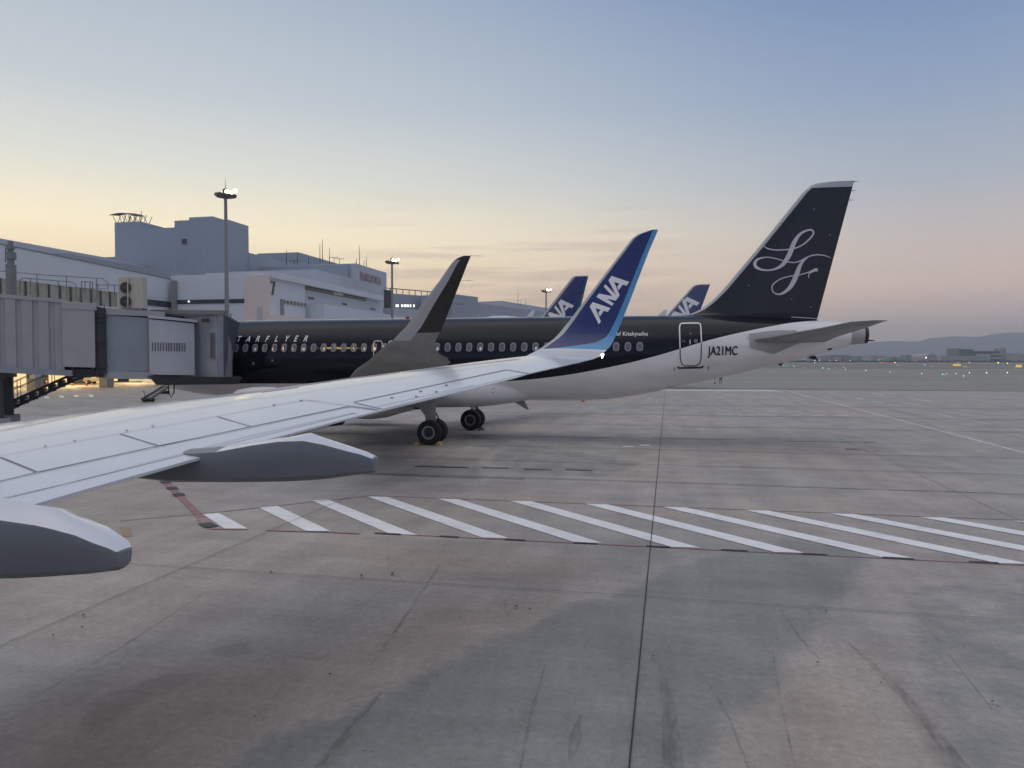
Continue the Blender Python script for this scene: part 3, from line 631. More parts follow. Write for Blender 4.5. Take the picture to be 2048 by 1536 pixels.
# flap track fairings, boat shaped, under the trailing edge
def fairing(side, Ymid, hw0, name='flap_fairing'):
    """side: list of (px x, top y, edge y, bottom y) seen on the plane through its middle"""
    g_ = G(); rr = []
    for n_i, (x, yt, ye, yb) in enumerate(side):
        hw = hw0 * lerp(1, .38, (n_i / (len(side) - 1)) ** 1.3)
        e = onY(x, ye, Ymid - hw); t = onY(x, yt, Ymid); b_ = onY(x, yb, Ymid - hw * .55); X = e.x
        zt, ze, zb = t.z, e.z, b_.z; w_ = hw
        ring = [(X, Ymid, zt), (X, Ymid - w_ * .5, lerp(zt, ze, .35)), (X, Ymid - w_ * .97, lerp(zt, ze, .93)), (X, Ymid - w_, ze - .012), (X, Ymid - w_ * .97, lerp(ze, zb, .5)), (X, Ymid - w_ * .8, lerp(ze, zb, .88)), (X, Ymid - w_ * .4, zb), (X, Ymid, zb - .01),
                (X, Ymid + w_ * .4, zb), (X, Ymid + w_ * .8, lerp(ze, zb, .88)), (X, Ymid + w_ * .97, lerp(ze, zb, .5)), (X, Ymid + w_, ze - .012), (X, Ymid + w_ * .97, lerp(zt, ze, .93)), (X, Ymid + w_ * .5, lerp(zt, ze, .35))]
        rr.append(ring)
    # close the tail with a rounded end
    c = [sum(p[k] for p in rr[-1]) / 14 for k in range(3)]
    rr.append([tuple(lerp(c[k], p[k], .92) + (.010 if k == 0 else 0) for k in range(3)) for p in rr[-1]]); rr.append([tuple(lerp(c[k], p[k], .7) + (.018 if k == 0 else 0) for k in range(3)) for p in rr[-2]])
    # run the nose forward under the wing
    r0 = rr[0]; c = [sum(p[k] for p in r0) / 14 for k in range(3)]
    pre = [[(p[0] - dx, lerp(c[1], p[1], s), lerp(c[2] + dz, p[2] + dz, s)) for p in r0] for dx, s, dz in ((1.9, .15, -.02), (1.2, .6, -.05), (.5, .92, -.03))]
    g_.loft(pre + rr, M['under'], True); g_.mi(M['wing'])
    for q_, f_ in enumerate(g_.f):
        if len(f_) == 4 and q_ % 14 in (0, 1, 12, 13) and q_ // 14 >= 3 and q_ // 14 < len(pre + rr) - 2: g_.m[q_] = 1  # upper facets pale, sides dark: toplight and shade put into the colour
    o = g_.obj(name, wing, True, angle=30); return o
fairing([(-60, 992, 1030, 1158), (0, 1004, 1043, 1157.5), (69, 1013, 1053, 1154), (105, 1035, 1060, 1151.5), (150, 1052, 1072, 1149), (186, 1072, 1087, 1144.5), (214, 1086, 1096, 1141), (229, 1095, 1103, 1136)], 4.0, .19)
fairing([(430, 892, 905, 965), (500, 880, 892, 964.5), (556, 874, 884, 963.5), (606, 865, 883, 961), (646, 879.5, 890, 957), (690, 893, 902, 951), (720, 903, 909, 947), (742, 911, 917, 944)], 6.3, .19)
g_ = G(); hc = (0, -2.62, 3.55)
g_.lathe(hc, (1, 0, 0), [(-24.2, .05), (-24, .5), (-23, 1.0), (-21.5, 1.5), (-19.5, 1.83), (-18, 1.88), (5, 1.88), (8, 1.7), (11, 1.2), (14, .5), (14.6, .2)], M['wing'], 48)
g_.obj('fuselage', jet, True, angle=60)
g_ = G()
for i in range(34):
    X = -15.6 + i * .51
    if abs(X) < 3: continue
    g_.lathe((X, -2.62 + math.sqrt(1.88 ** 2 - .35 ** 2) - .01, 3.9), (0, 1, 0), [(0, .16), (.02, .16)], M['glass'], 14)
g_.objs('window', jet)
# ================================================================== the dark jet behind
YC = 36.9; X0 = -28.4
FS = [(0, 3.50, 3.40, .05), (.15, 3.75, 3.15, .32), (.6, 4.2, 2.75, .68), (1.2, 4.65, 2.45, 1.0), (2.2, 5.25, 2.2, 1.40), (3.2, 5.68, 2.05, 1.68), (4.5, 5.94, 1.95, 1.88), (6, 6.03, 1.91, 1.97), (8, 6.04, 1.90, 1.975), (24, 6.04, 1.90, 1.975), (25.5, 6.04, 1.97, 1.97),
      (27, 6.04, 2.20, 1.93), (28.5, 6.03, 2.52, 1.86), (30, 6.01, 2.86, 1.74), (31.5, 5.97, 3.22, 1.58), (33, 5.9, 3.60, 1.34), (34.5, 5.8, 3.97, 1.05), (36, 5.65, 4.38, .68), (37.0, 5.50, 4.64, .47), (37.2, 5.46, 4.69, .43)]
def fprof(s):
    s = max(0, min(37.2, s))
    for a, b in zip(FS[:-1], FS[1:]):
        if a[0] <= s <= b[0]:
            t = (s - a[0]) / (b[0] - a[0]); return [lerp(a[k], b[k], t) for k in (1, 2, 3)]
def fring(s, n=72, X0=X0, YC=YC, k=1.):
    zt, zb, hw = fprof(s); zc = (zt + zb) / 2; hh = (zt - zb) / 2
    return [(X0 + s * k, YC + hw * k * math.sin(2 * math.pi * i / n), (zc + hh * math.cos(2 * math.pi * i / n)) * k) for i in range(n)]
sts = [0, .05, .15, .3, .6, .9, 1.2, 1.7, 2.2, 2.7, 3.2, 3.8, 4.5, 5.2, 6, 7] + [8 + i for i in range(17)] + [24.75, 25.5, 26.2, 27, 27.75, 28.5, 29.2, 30, 30.75, 31.5, 32.2, 33, 33.75, 34.5, 35.2, 36, 36.5]
sts = sorted(set(sts))
fg = G(); fg.loft([fring(s) for s in sts], M['black'], True); fus_b = bvh_of(fg)
# livery boundary as a curve over the fuselage, read off the near side
edge = [(300, 767), (460, 767), (640, 767), (800, 766), (900, 765), (1020, 762), (1122, 751.5), (1185, 741), (1250, 727.6), (1300, 715), (1358, 698.5), (1403, 684.5), (1455, 671), (1511, 658.7), (1545, 652), (1581, 645.8), (1610, 642.8), (1640, 641)]
ep = []
for x, y in edge:
    h = fus_b.ray_cast(C0, ray(x, y).normalized())
    if h[0] is not None: ep.append((h[0].x - X0, h[0].z))
ep = [(0, 2.9), (1.5, 2.65)] + [e for e in ep if e[0] > 2.5] ; ep.append((37.5, 6.2))
def livery():
    m = bpy.data.materials.new('black_over_white_livery'); m.use_nodes = True; t = m.node_tree; b = t.nodes['Principled BSDF']; nn = t.nodes.new; ll = t.links.new
    geo = nn('ShaderNodeNewGeometry'); s_ = nn('ShaderNodeSeparateXYZ'); ll(geo.outputs['Position'], s_.inputs[0])
    a = nn('ShaderNodeMapRange'); a.inputs[1].default_value = X0; a.inputs[2].default_value = X0 + 38; ll(s_.outputs[0], a.inputs[0])
    fc = nn('ShaderNodeFloatCurve'); cv = fc.mapping.curves[0]
    pts = [(e[0] / 38, e[1] / 8) for e in ep]
    cv.points[0].location = pts[0]; cv.points[1].location = pts[-1]
    for p in pts[1:-1]: cv.points.new(*p)
    fc.mapping.update(); ll(a.outputs[0], fc.inputs['Value'])
    sub = nn('ShaderNodeMath'); sub.operation = 'MULTIPLY_ADD'; ll(fc.outputs[0], sub.inputs[0]); sub.inputs[1].default_value = -8; ll(s_.outputs[2], sub.inputs[2])
    st = nn('ShaderNodeMapRange'); st.inputs[1].default_value = -.004; st.inputs[2].default_value = .004; ll(sub.outputs[0], st.inputs[0])
    n = nn('ShaderNodeTexNoise'); n.inputs['Scale'].default_value = 1.1; n.inputs['Detail'].default_value = 6
    mp_ = nn('ShaderNodeMapping'); mp_.inputs[3].default_value = (.35, 1, 1.6); ll(geo.outputs['Position'], mp_.inputs[0]); ll(mp_.outputs[0], n.inputs[0])
    r = nn('ShaderNodeMapRange'); r.inputs[1].default_value = .3; r.inputs[2].default_value = .7; r.inputs[3].default_value = .88; r.inputs[4].default_value = 1.08; ll(n.outputs[0], r.inputs[0])
    # grime toward the keel
    rb = nn('ShaderNodeMapRange'); rb.interpolation_type = 'SMOOTHSTEP'; rb.inputs[1].default_value = 1.9; rb.inputs[2].default_value = 3.0; rb.inputs[3].default_value = 1.; rb.inputs[4].default_value = 1.0; ll(s_.outputs[2], rb.inputs[0])
    mu = nn('ShaderNodeMath'); mu.operation = 'MULTIPLY'; ll(r.outputs[0], mu.inputs[0]); ll(rb.outputs[0], mu.inputs[1])
    v = nn('ShaderNodeVectorMath'); v.operation = 'SCALE'; v.inputs[0].default_value = (.84, .82, .81); ll(mu.outputs[0], v.inputs[3])
    mx_ = nn('ShaderNodeMix'); mx_.data_type = 'RGBA'; ll(st.outputs[0], mx_.inputs[0]); ll(v.outputs[0], mx_.inputs[6]); mx_.inputs[7].default_value = (.005, .008, .015, 1)
    ll(mx_.outputs[2], b.inputs['Base Color']); b.inputs['Roughness'].default_value = .10; b.inputs['Specular IOR Level'].default_value = .26
    # faint skin waviness
    n2 = nn('ShaderNodeTexNoise'); n2.inputs['Scale'].default_value = 1.7; n2.inputs['Detail'].default_value = 2; ll(mp_.outputs[0], n2.inputs[0])
    bp = nn('ShaderNodeBump'); bp.inputs['Strength'].default_value = .06; bp.inputs['Distance'].default_value = .05; ll(n2.outputs[0], bp.inputs['Height']); ll(bp.outputs[0], b.inputs['Normal'])
    return m
LIV = livery(); fg.mats[0] = LIV
sf = thing('passenger_jet', (-10.7, YC, 0), 'black over white jet with a swirling silver SF on its black tail fin', 'airplane')
fus = fg.obj('fuselage', sf, True, angle=60)
g_ = G(); g_.lathe((X0 + 36.5, YC, 5.045), (1, 0, 0), [(0, .46), (.3, .43), (.62, .395)], M['belly'], 28); g_.lathe((X0 + 36.5, YC, 5.045), (1, 0, 0), [(.6, .385), (.72, .38), (.78, .375), (.79, .32), (.6, .28)], M['dark'], 28); g_.tube([(X0 + 37.2, YC, 4.8), (X0 + 37.6, YC, 4.78)], [.05, .02], M['dark']); g_.obj('exhaust_cone', fus, True)
# fin
finLE = [(1330, 633.5), (1352, 632.5), (1375.5, 630), (1399, 621), (1422, 603), (1445.8, 579.6), (1526.6, 483), (1607, 383), (1623, 370), (1638.5, 364.7)]
def finpt(x, y, Y=YC): return onY(x, y, Y)
lev = []
zs = [5.55, 5.8, 5.93, 6.0, 6.05, 6.15, 6.3, 6.5, 6.7, 7.2, 7.8, 8.5, 9.2, 9.9, 10.6, 11.3, 11.62, 11.8, 11.95, 12.03, 12.07]
lew = [(finpt(x, y).z, finpt(x, y).x) for x, y in finLE]; lew = [(5.5, -2.6), (6.0, -.4)] + [q for q in lew if q[0] > 6.04] + [(12.07, 7.1)]
def finle(z):
    for (a, b), (c, d) in zip(lew[:-1], lew[1:]):
        if a <= z <= c: return lerp(b, d, (z - a) / (c - a + 1e-9))
    return lew[-1][1]
def finte(z): return lerp(6.73, 8.23, (z - 5.85) / (12.05 - 5.85))
fn = G(); RR = []
BE = .20
for z in zs:
    a, e = finle(z), finte(z); c = e - a; f1 = min(.5, BE / c); f1 = f1 if z > 6.3 else f1 * .9
    fr = [0, f1 * .2, f1 * .6, f1] + [lerp(f1, 1, (t / 10)) for t in range(1, 11)]
    RR.append(section((a, YC, z), (e, YC, z), min(.095, .62 / c) if z < 11.9 else .06, (0, -1, 0), fr))
nn_ = len(RR[0]); nf = 14
for i in range(len(RR) - 1):
    for k in range(nn_):
        k2 = (k + 1) % nn_; j = k if k < nf - 1 else (2 * nf - 3 - k if k >= nf else nf - 2)
        fn.add([RR[i][k], RR[i][k2], RR[i + 1][k2], RR[i + 1][k]], [(0, 1, 2, 3)], M['wl_grey'] if j < 3 or zs[i] > 11.75 else M['black'])
fn.add(RR[-1], [list(range(nn_))], M['wl_grey'])
fin_b = bvh_of(fn)
fin_o = fn.obj('tail_fin', sf, True); weld(fin_o)
z6 = lambda x, y, w_=None: (1300 + x / 3.84, 340 + y / 3.84) + ((w_ / 3.84,) if w_ else ())
Sp = [(875, 583, 4), (900, 602, 8), (960, 614, 9), (1040, 612, 9), (1110, 602, 10), (1170, 575, 10), (1225, 530, 12), (1254, 488, 12), (1245, 463, 12), (1205, 464, 14), (1150, 495, 20), (1108, 555, 32), (1080, 625, 36), (1050, 685, 34), (1005, 738, 24), (940, 766, 13), (870, 768, 13), (818, 748, 22), (805, 718, 24), (825, 688, 16), (875, 672, 9), (930, 673, 7), (1000, 690, 7), (1060, 707, 8), (1120, 709, 8), (1170, 690, 9), (1215, 666, 9), (1270, 652, 9), (1330, 655, 8), (1387, 674, 4)]
Fp = [(1212, 672, 6), (1175, 700, 16), (1148, 742, 28), (1128, 795, 36), (1105, 850, 36), (1075, 900, 30), (1030, 940, 20), (985, 955, 12), (947, 938, 9), (936, 900, 9), (958, 866, 9), (1010, 834, 8), (1080, 815, 7), (1150, 805, 8), (1215, 786, 9), (1255, 770, 16), (1272, 768, 26), (1286, 770, 22)]
Tp = [(1262, 776, 10), (1228, 792, 8), (1216, 810, 7), (1217, 832, 4)]
g_ = G()
for k, p in enumerate((Sp, Fp, Tp)):
    pp = [z6(*q) for q in smooth_path(p, 8)]; stroke(fin_b, pp, 2, .006 + .018 * k, M['emblem'], g_, rise=.012, step=4)
g_.obj('emblem', fin_o)['label'] = 'silver calligraphic SF monogram'
g_ = G()
for x, y in ((1258, 302), (1382, 499), (757, 887), (1087, 993), (1235, 1052)):
    h = hit(fin_b, *z6(x, y), .01)
    if h: g_.lathe(h, (0, -1, 0), [(0, .02), (.004, .02)], M['emblem'], 8)
g_.objs('star_dot', fin_o)
g_ = G()
for z in (12.03, 11.62, 11.2): e = finte(z); g_.tube([(e - .05, YC, z), (e + .10, YC, z - .005), (e + .22, YC, z - .01)], [.02, .012, .004], M['dark'], 5)
g_.objs('static_wick', fin_o)
g_ = G(); stroke(fus_b, [(1583, 634.5), (1634, 637.5)], 1.2, .02, M['silver'], g_); g_.tube([onY(1583, 634.3, YC - .2), onY(1634, 637.4, YC - .15)], .018, M['silver'], 6); g_.obj('fin_root_strip', fin_o)
# tailplanes
def tailplane(sgn):
    g_ = G(); rr = []
    for t, (xl, xe, z, tc_) in zip((0, .04, .35, .7, .93, 1.0), ((3.1, 6.95, 4.72, .10), (3.25, 6.95, 4.74, .10), (4.65, 7.15, 4.93, .10), (6.0, 7.7, 5.17, .09), (6.85, 8.05, 5.36, .07), (7.5, 8.14, 5.40, .05))):
        Y = YC + sgn * lerp(.65, 6.1, t); rr.append(section((xl, Y, z), (xe, Y, z), tc_, (0, -sgn * .1, 1)))
    g_.loft(rr, M['sfgrey'], True); return g_
g_ = tailplane(-1); tp_b = bvh_of(g_); tp = g_.obj('tailplane', sf, True, angle=50)
g2 = G(); stroke(tp_b, [(1560, 690), (1640, 668), (1690, 655), (1745, 645)], .6, .006, M['gap'], g2); g2.obj('elevator_gap', tp)
tailplane(1).obj('tailplane', sf, True, angle=50)
# pivot fairing plate where the tailplane meets the body
g_ = G()
pl = patch(fus_b, [(1497, 668), (1550, 661), (1546, 708), (1500, 696)], 6, 6, .02, M['belly']); patch(fus_b, [(1550, 661), (1592, 661), (1606, 683), (1546, 708)], 6, 6, .024, M['belly'], pl)
pl.obj('tailplane_plate', fus, True)
# door, windows, writing
door = patch(fus_b, [(1358.5, 646), (1402.5, 645.5), (1403, 733), (1358.5, 734)], 6, 20, .012, LIV).obj('rear_door', fus, True)
fr_up = G(); fr_dn = G()
pu = [(1360, 684), (1359, 655), (1360.5, 649), (1364, 647), (1396, 646.6), (1400.5, 648.5), (1401.5, 654), (1403, 684)]
pdn = [(1360.2, 698), (1360.5, 716), (1363, 727), (1369, 731.5), (1392, 731.2), (1399, 727), (1402, 716), (1402.6, 686)]
pu[0] = (1360, 697)
stroke(fus_b, pu, 2.3, .02, M['ana_white'], fr_up, step=4); stroke(fus_b, pdn, 1.9, .02, M['black'], fr_dn, step=4)
fr_up.obj('door_frame_upper', door); fr_dn.obj('door_frame_lower', door)
g_ = G(); stroke(fus_b, [(1380, 680), (1380, 689)], 1.5, .03, M['ana_white'], g_, step=3)
c_ = hit(fus_b, 1391.5, 682.5, .025); g_.lathe(c_, (0, -1, .15), [(0, .085), (.006, .085)], M['winframe'], 16); g_.lathe(c_ + Vector((0, -.008, 0)), (0, -1, .15), [(0, .05), (.004, .05)], M['pane'], 12)
stroke(fus_b, [(1379, 667), (1383, 667)], 1.2, .03, M['red'], g_, step=3); stroke(fus_b, [(1379, 669.5), (1383, 669.5)], 1., .03, M['red'], g_, step=3)
stroke(fus_b, [(1364, 681), (1369, 681)], .8, .03, M['winframe'], g_, step=3); stroke(fus_b, [(1364, 684), (1371, 684)], .8, .03, M['winframe'], g_, step=3)
g_.objs('door_handle', door)
g_ = G(); stroke(fus_b, [(1355, 732.5), (1358, 735.5), (1403, 734.5), (1406.5, 731.5)], 3.4, .03, M['dark'], g_, step=4); g_.obj('door_sill', door)
g_ = G(); stroke(fus_b, [(1348.7, 734.5), (1348.7, 741)], 1.7, .02, M['dark'], g_, step=3); stroke(fus_b, [(1416.6, 732.5), (1416.6, 739)], 1.7, .02, M['dark'], g_, step=3); stroke(fus_b, [(1348.7, 737), (1348.7, 738.6)], 1.7, .026, M['red'], g_, step=2); g_.objs('hoist_mark', fus)
# over-wing exits
for x in (747.5, 777.5):
    g_ = G(); stroke(fus_b, [(x, 712), (x, 686), (x + 1.5, 683), (x + 4, 682), (x + 13, 682), (x + 15.5, 683), (x + 17, 686), (x + 17, 712), (x + 15, 714), (x + 2, 714), (x, 712)], 1.3, .016, M['ana_white'], g_, step=3); g_.obj('exit_frame', fus)
# windows
def fy(X, z, off=0.):   # near side Y of the hull
    zt, zb, hw = fprof(X - X0); zc = (zt + zb) / 2; hh = (zt - zb) / 2; q = max(0, 1 - ((z - zc) / hh) ** 2)
    return YC - hw * math.sqrt(q) - off
def oval(X, z, w_, h_, off, m, g_, n=20):
    vs = []
    for i in range(n):
        a = 2 * math.pi * i / n; c, s = math.cos(a), math.sin(a)
        u = math.copysign(abs(c) ** .72, c) * w_ / 2; v_ = math.copysign(abs(s) ** .72, s) * h_ / 2
        vs.append((X + u, fy(X, z + v_, off), z + v_))
    g_.add(vs, [list(range(n))], m)
XW = onY(471, 697, 34.95).x
first = None
for i in range(40):
    X = XW + i * .5405
    if X > onY(1300, 690, 35).x: break
    if first is None:
        g_ = G(); oval(X, 4.52, .30, .42, .008, M['winframe'], g_); wo = g_.obj('window', fus); g2 = G(); oval(X, 4.52, .205, .325, .013, M['pane'], g2); po = g2.obj('pane', wo); first = (wo, po, X)
        # pane is the third level: thing > fuselage window > pane is too deep, so panes join the window
        bpy.data.objects.remove(po); bpy.data.objects.remove(wo)
        oval(X, 4.52, .205, .325, .013, M['pane'], g_); wo = g_.obj('window', fus); first = (wo, X)
        oval(X + .03, 4.45, .11, .16, .017, M['ana_white'], g_); alt = g_.obj('window', fus); second = alt
    else:
        c = (second if i % 11 in (2, 7, 9) else first[0]).copy(); c.location.x = X - first[1]; scn.collection.objects.link(c); c.parent = fus
bpy.data.objects.remove(alt)
# hull writing
def hulltext(txt, X, z, size, shear, m, name, space=1., yoff=.012, par=None, bold=0., sx=1.):
    v_, f_ = glyphs(txt, size, shear, space, bold); g_ = G()
    g_.add([(X + a * sx, fy(X + a * sx, z + b, yoff), z + b) for a, b, _ in v_], f_, m); return g_.obj(name, par or fus)
g_ = G(); zt = onY(500, 683.2, 35.05).z
for i, ch in enumerate('STARFLYER'):
    px_ = 470.5 + (i - 1) * 19.2; X = onY(px_, 683, 35.05).x; v_, f_ = glyphs(ch, .43, .22, 1., .006)
    g_.add([(X + a * .82, fy(X + a, zt + b, .012), zt + b) for a, b, _ in v_], f_, M['ana_white'])
g_.obj('airline_lettering', fus)['label'] = 'spaced slanted white STARFLYER lettering'
q = onY(1416.5, 710, 35.1); v_, f_ = glyphs('JA21MC', .57, 0, 1.03, 0); g_ = G()
for k, (dx, dz) in enumerate(((0, 0), (.018, 0), (.009, .012), (-.009, -.008), (.027, .006))): g_.add([(q.x + dx * .7 + a * .65, fy(q.x + a * .65, q.z + b + dz, .02 + .002 * k), q.z + b + dz) for a, b, _ in v_], f_, M['black'])
g_.obj('registration', fus)
q = onY(1232, 671.2, 35.1); hulltext('of Kitakyushu', q.x, q.z, .27, 0, M['ana_white'], 'name_lettering', 1.08, bold=.002, sx=.9)
g_ = G()
for x, y, r_ in ((507, 727, .075), (545, 721, .05), (476, 760, .07)):
    h = hit(fus_b, x, y, .012); g_.lathe(h, (0, -1, 0), [(0, r_), (.005, r_)], M['winframe'], 14)
    if r_ > .06: g_.lathe(h + Vector((0, -.008, 0)), (0, -1, 0), [(0, r_ * .5), (.004, r_ * .5)], M['black'], 12)
g_.obj('static_port', fus)
g_ = G(); stroke(fus_b, [(1335, 774.5), (1350, 773.5)], 1., .01, M['gap'], g_); stroke(fus_b, [(1655, 699), (1664, 697)], 3.2, .012, M['dark'], g_, step=3); stroke(fus_b, [(1582, 640), (1580, 700)], .5, .006, M['seam'], g_); stroke(fus_b, [(1612, 642), (1617, 690)], .4, .006, M['seam'], g_)
stroke(fus_b, [(1493, 676), (1495, 676)], 1.5, .01, M['dark'], g_, step=1)
g_.objs('hull_vent', fus)
g_ = G(); q = onY(1615, 717, YC); g_.prism([q + Vector((0, 0, .12)), q + Vector((.35, 0, .12)), q + Vector((.42, 0, -.1)), q + Vector((.1, 0, 0))], (0, .15, 0), M['dark']); q = onY(1557, 731, YC); g_.prism([q + Vector((-.1, 0, .08)), q + Vector((.2, 0, .1)), q + Vector((.1, 0, -.02))], (0, .1, 0), M['dark']); g_.objs('drain_mast', fus)
for (x, y, h_) in ((1055, 636, .33), (1319, 634, .28)):
    q = onY(x, y, YC); g_ = G(); g_.prism([Vector((q.x - .12, YC, 6.0)), Vector((q.x + .28, YC, 6.0)), Vector((q.x + .38, YC, 6.04 + h_)), Vector((q.x + .24, YC, 6.04 + h_))], (0, .04, 0), M['ana_white']); g_.obj('blade_antenna', fus)
g_ = G(); q = onY(815, 640, YC); g_.lathe((q.x, YC, 6.02), (0, 0, 1), [(0, .10), (.06, .10), (.12, .07), (.15, .02)], M['beacon'], 12); g_.obj('beacon', fus, True)
g_ = G(); q = onY(1001, 636, YC); g_.loft([[(q.x + dx, YC + w_ * math.cos(a), 6.02 + h_ * math.sin(a)) for a in [math.pi * k / 8 for k in range(9)]] for dx, w_, h_ in ((-.9, .05, .01), (-.4, .25, .10), (.3, .25, .10), (1.1, .05, .01))], M['white'], False, False); g_.obj('antenna_dome', fus, True)
# belly fairing
def bell(X):   # half width, z top, z bottom
    T = [(-19.5, .3, 2.35, 2.1), (-18.6, 1.45, 2.7, 1.72), (-16.5, 2.05, 3.0, 1.55), (-12, 2.1, 3.1, 1.48), (-9.3, 2.08, 3.05, 1.56), (-8.3, 1.95, 2.95, 1.66), (-7.4, 1.55, 2.80, 1.8), (-6.8, 1.1, 2.6, 1.9), (-6.4, .4, 2.3, 2.0)]
    for a, b in zip(T[:-1], T[1:]):
        if a[0] <= X <= b[0]:
            t = (X - a[0]) / (b[0] - a[0]); return [lerp(a[k], b[k], t) for k in (1, 2, 3)]
g_ = G(); rr = []
for X in [-19.5, -19.1, -18.6, -17.5, -16.5, -15, -13, -12, -11, -10, -9.3, -8.8, -8.3, -7.8, -7.4, -7.1, -6.8, -6.6, -6.4]:
    hw, zt_, zb_ = bell(X); zc = (zt_ + zb_) / 2; hh = (zt_ - zb_) / 2
    rr.append([(X, YC + hw * math.copysign(abs(math.sin(a)) ** .6, math.sin(a)), zc + hh * math.copysign(abs(math.cos(a)) ** .75, math.cos(a))) for a in [2 * math.pi * k / 40 for k in range(40)]])
g_.loft(rr, M['white'], True); bf_b = bvh_of(g_)
bf = g_.obj('belly_fairing', sf, True, angle=60)
g2 = G(); stroke(bf_b, [(924, 780), (926, 807)], .8, .008, M['seam'], g2); stroke(bf_b, [(991, 770), (991, 798)], .4, .008, M['seam'], g2)
for y in (777, 785): stroke(bf_b, [(984, y), (988, y)], 1.2, .01, M['gap'], g2, step=2)
g2.objs('access_panel', bf)
g_ = G(); g_.prism([Vector((-7.5, YC - .6, 1.85)), Vector((-6.95, YC - .6, 1.9)), Vector((-6.72, YC - .6, 1.48)), Vector((-6.82, YC - .6, 1.46))], (0, .05, 0), M['wgrey']); g_.obj('drain_fin', bf)
# wings of the dark jet
def sfwing(s):
    g_ = G(); rr = []
    for d, le, te, z, tc_ in ((1.2, -16.7, -10.4, 2.32, .13), (2.0, -16.3, -10.5, 2.38, .125), (4.5, -15.0, -10.35, 2.5, .12), (6.4, -14.0, -10.3, 2.6, .11), (9, -12.6, -9.35, 2.82, .10), (12, -11.0, -8.3, 3.13, .09), (13.2, -10.55, -7.85, 3.32, .08), (14.5, -9.8, -6.9, 3.55, .07), (15.6, -9.05, -6.4, 3.75, .06), (16.1, -8.72, -6.15, 3.83, .06), (16.4, -8.52, -6.12, 3.88, .06)):
        Y = YC + s * d; rr.append(section((le, Y, z), (te, Y, z), tc_, (0, -s * .09, 1)))
    g_.loft(rr, M['wgrey'], True); b = bvh_of(g_); return g_, b
SL = [(16.4, 3.88, -8.52, -6.12), (16.65, 3.94, -8.36, -6.05), (16.85, 4.02, -8.20, -6.18), (17.1, 4.2, -7.878, -6.31), (17.3, 4.45, -7.43, -6.2), (17.38, 4.65, -7.2, -6.06), (17.45, 4.8, -7.0, -5.959), (17.6, 5.4, -6.497, -5.66), (17.75, 6.0, -5.953, -5.361), (17.85, 6.4, -5.623, -5.165), (17.88, 6.52, -5.50, -5.10), (17.89, 6.58, -5.38, -5.07), (17.895, 6.62, -5.25, -5.06)]
def sharklet(s):
    g_ = G(); rr = []
    for i, (d, z, a, e) in enumerate(SL):
        p = SL[max(i - 1, 0)]; q = SL[min(i + 1, len(SL) - 1)]; td, tz = q[0] - p[0], q[1] - p[1]; f1 = .34 if z < 6.3 else .30
        fr = [0, f1 * .15, f1 * .5, f1] + [lerp(f1, 1, t / 8) for t in range(1, 9)]
        rr.append(section((a, YC + s * d, z), (e, YC + s * d, z), .075, (0, -s * tz, td) if i else (0, -s * .09, 1), fr))
    n = len(rr[0]); nf = 12
    for i in range(len(rr) - 1):
        for k in range(n):
            j = k if k < nf - 1 else (2 * nf - 3 - k if k >= nf else nf - 2)
            m_ = (M['wl_grey'] if j < 3 and SL[i][1] < 6.5 else M['charcoal']) if SL[i][1] >= 4.64 else (M['wl_grey'] if j < 3 and SL[i][1] > 4.3 else M['wgrey'])
            k2 = (k + 1) % n; g_.add([rr[i][k], rr[i][k2], rr[i + 1][k2], rr[i + 1][k]], [(0, 1, 2, 3)], m_)
    g_.add(rr[-1], [list(range(n))], M['black']); return g_
for s in (-1, 1):
    g_, b = sfwing(s); wo = g_.obj('wing', sf, True, angle=50)
    wl_ = sharklet(s).obj('winglet', sf, True); weld(wl_)
    if s < 0: wl_['label'] = 'upswept dark grey winglet with a paler front edge'
    g2 = G()
    for z, e in ((6.62, -5.06), (6.0, -5.36), (5.4, -5.66)):
        d = 17.89 if z > 6.5 else (17.75 if z > 5.9 else 17.6); g2.tube([(e - .05, YC + s * d, z), (e + .32, YC + s * d, z - .02)], .004, M['dark'], 4)
    g2.objs('static_wick', wl_)
    for d, xe, z in ((6.6, -8.9, 2.6), (10.2, -7.6, 2.9), (13.2, -6.6, 3.2)):
        g3 = G(); Y = YC + s * d; g3.loft([[(X, Y + hw * math.cos(a), z + dz + hh * math.sin(a)) for a in [2 * math.pi * k / 12 for k in range(12)]] for X, hw, hh, dz in ((xe - 3.4, .02, .02, .1), (xe - 2.6, .16, .2, 0), (xe - 1.4, .2, .26, -.02), (xe - .4, .14, .17, .06), (xe, .03, .04, .12))], M['wgrey'], True); g3.obj('flap_fairing', wo, True)
    # engine
    Y = YC + s * 5.75; en = G(); ax = (1, 0, 0); c = (0, Y, 1.50)
    en.lathe(c, ax, [(-18.9, .82), (-19.25, .90), (-19.35, .98), (-19.25, 1.06), (-18.6, 1.17), (-17.6, 1.19), (-16.6, 1.06), (-15.7, .80), (-14.9, .60), (-14.75, .58)], M['white'], 36)
    eo = en.obj('engine', sf, True, angle=50)
    e2 = G(); e2.lathe(c, ax, [(-14.78, .575), (-14.55, .55), (-14.25, .50), (-14.22, .42)], M['dark'], 30); e2.obj('exhaust_nozzle', eo, True)
    e3 = G(); e3.lathe(c, ax, [(-18.75, .83), (-18.7, .3), (-18.95, .18), (-19.15, .03)], M['dark'], 30); e3.obj('fan', eo, True)
    e4 = G(); e4.prism([Vector((-18.0, Y, 2.6)), Vector((-15.2, Y, 2.85)), Vector((-12.0, Y, 2.75)), Vector((-12.0, Y, 2.45)), Vector((-15.0, Y, 1.9)), Vector((-17.5, Y, 2.3))], (0, .35, 0), M['wgrey']); e4.obj('engine_pylon', eo)
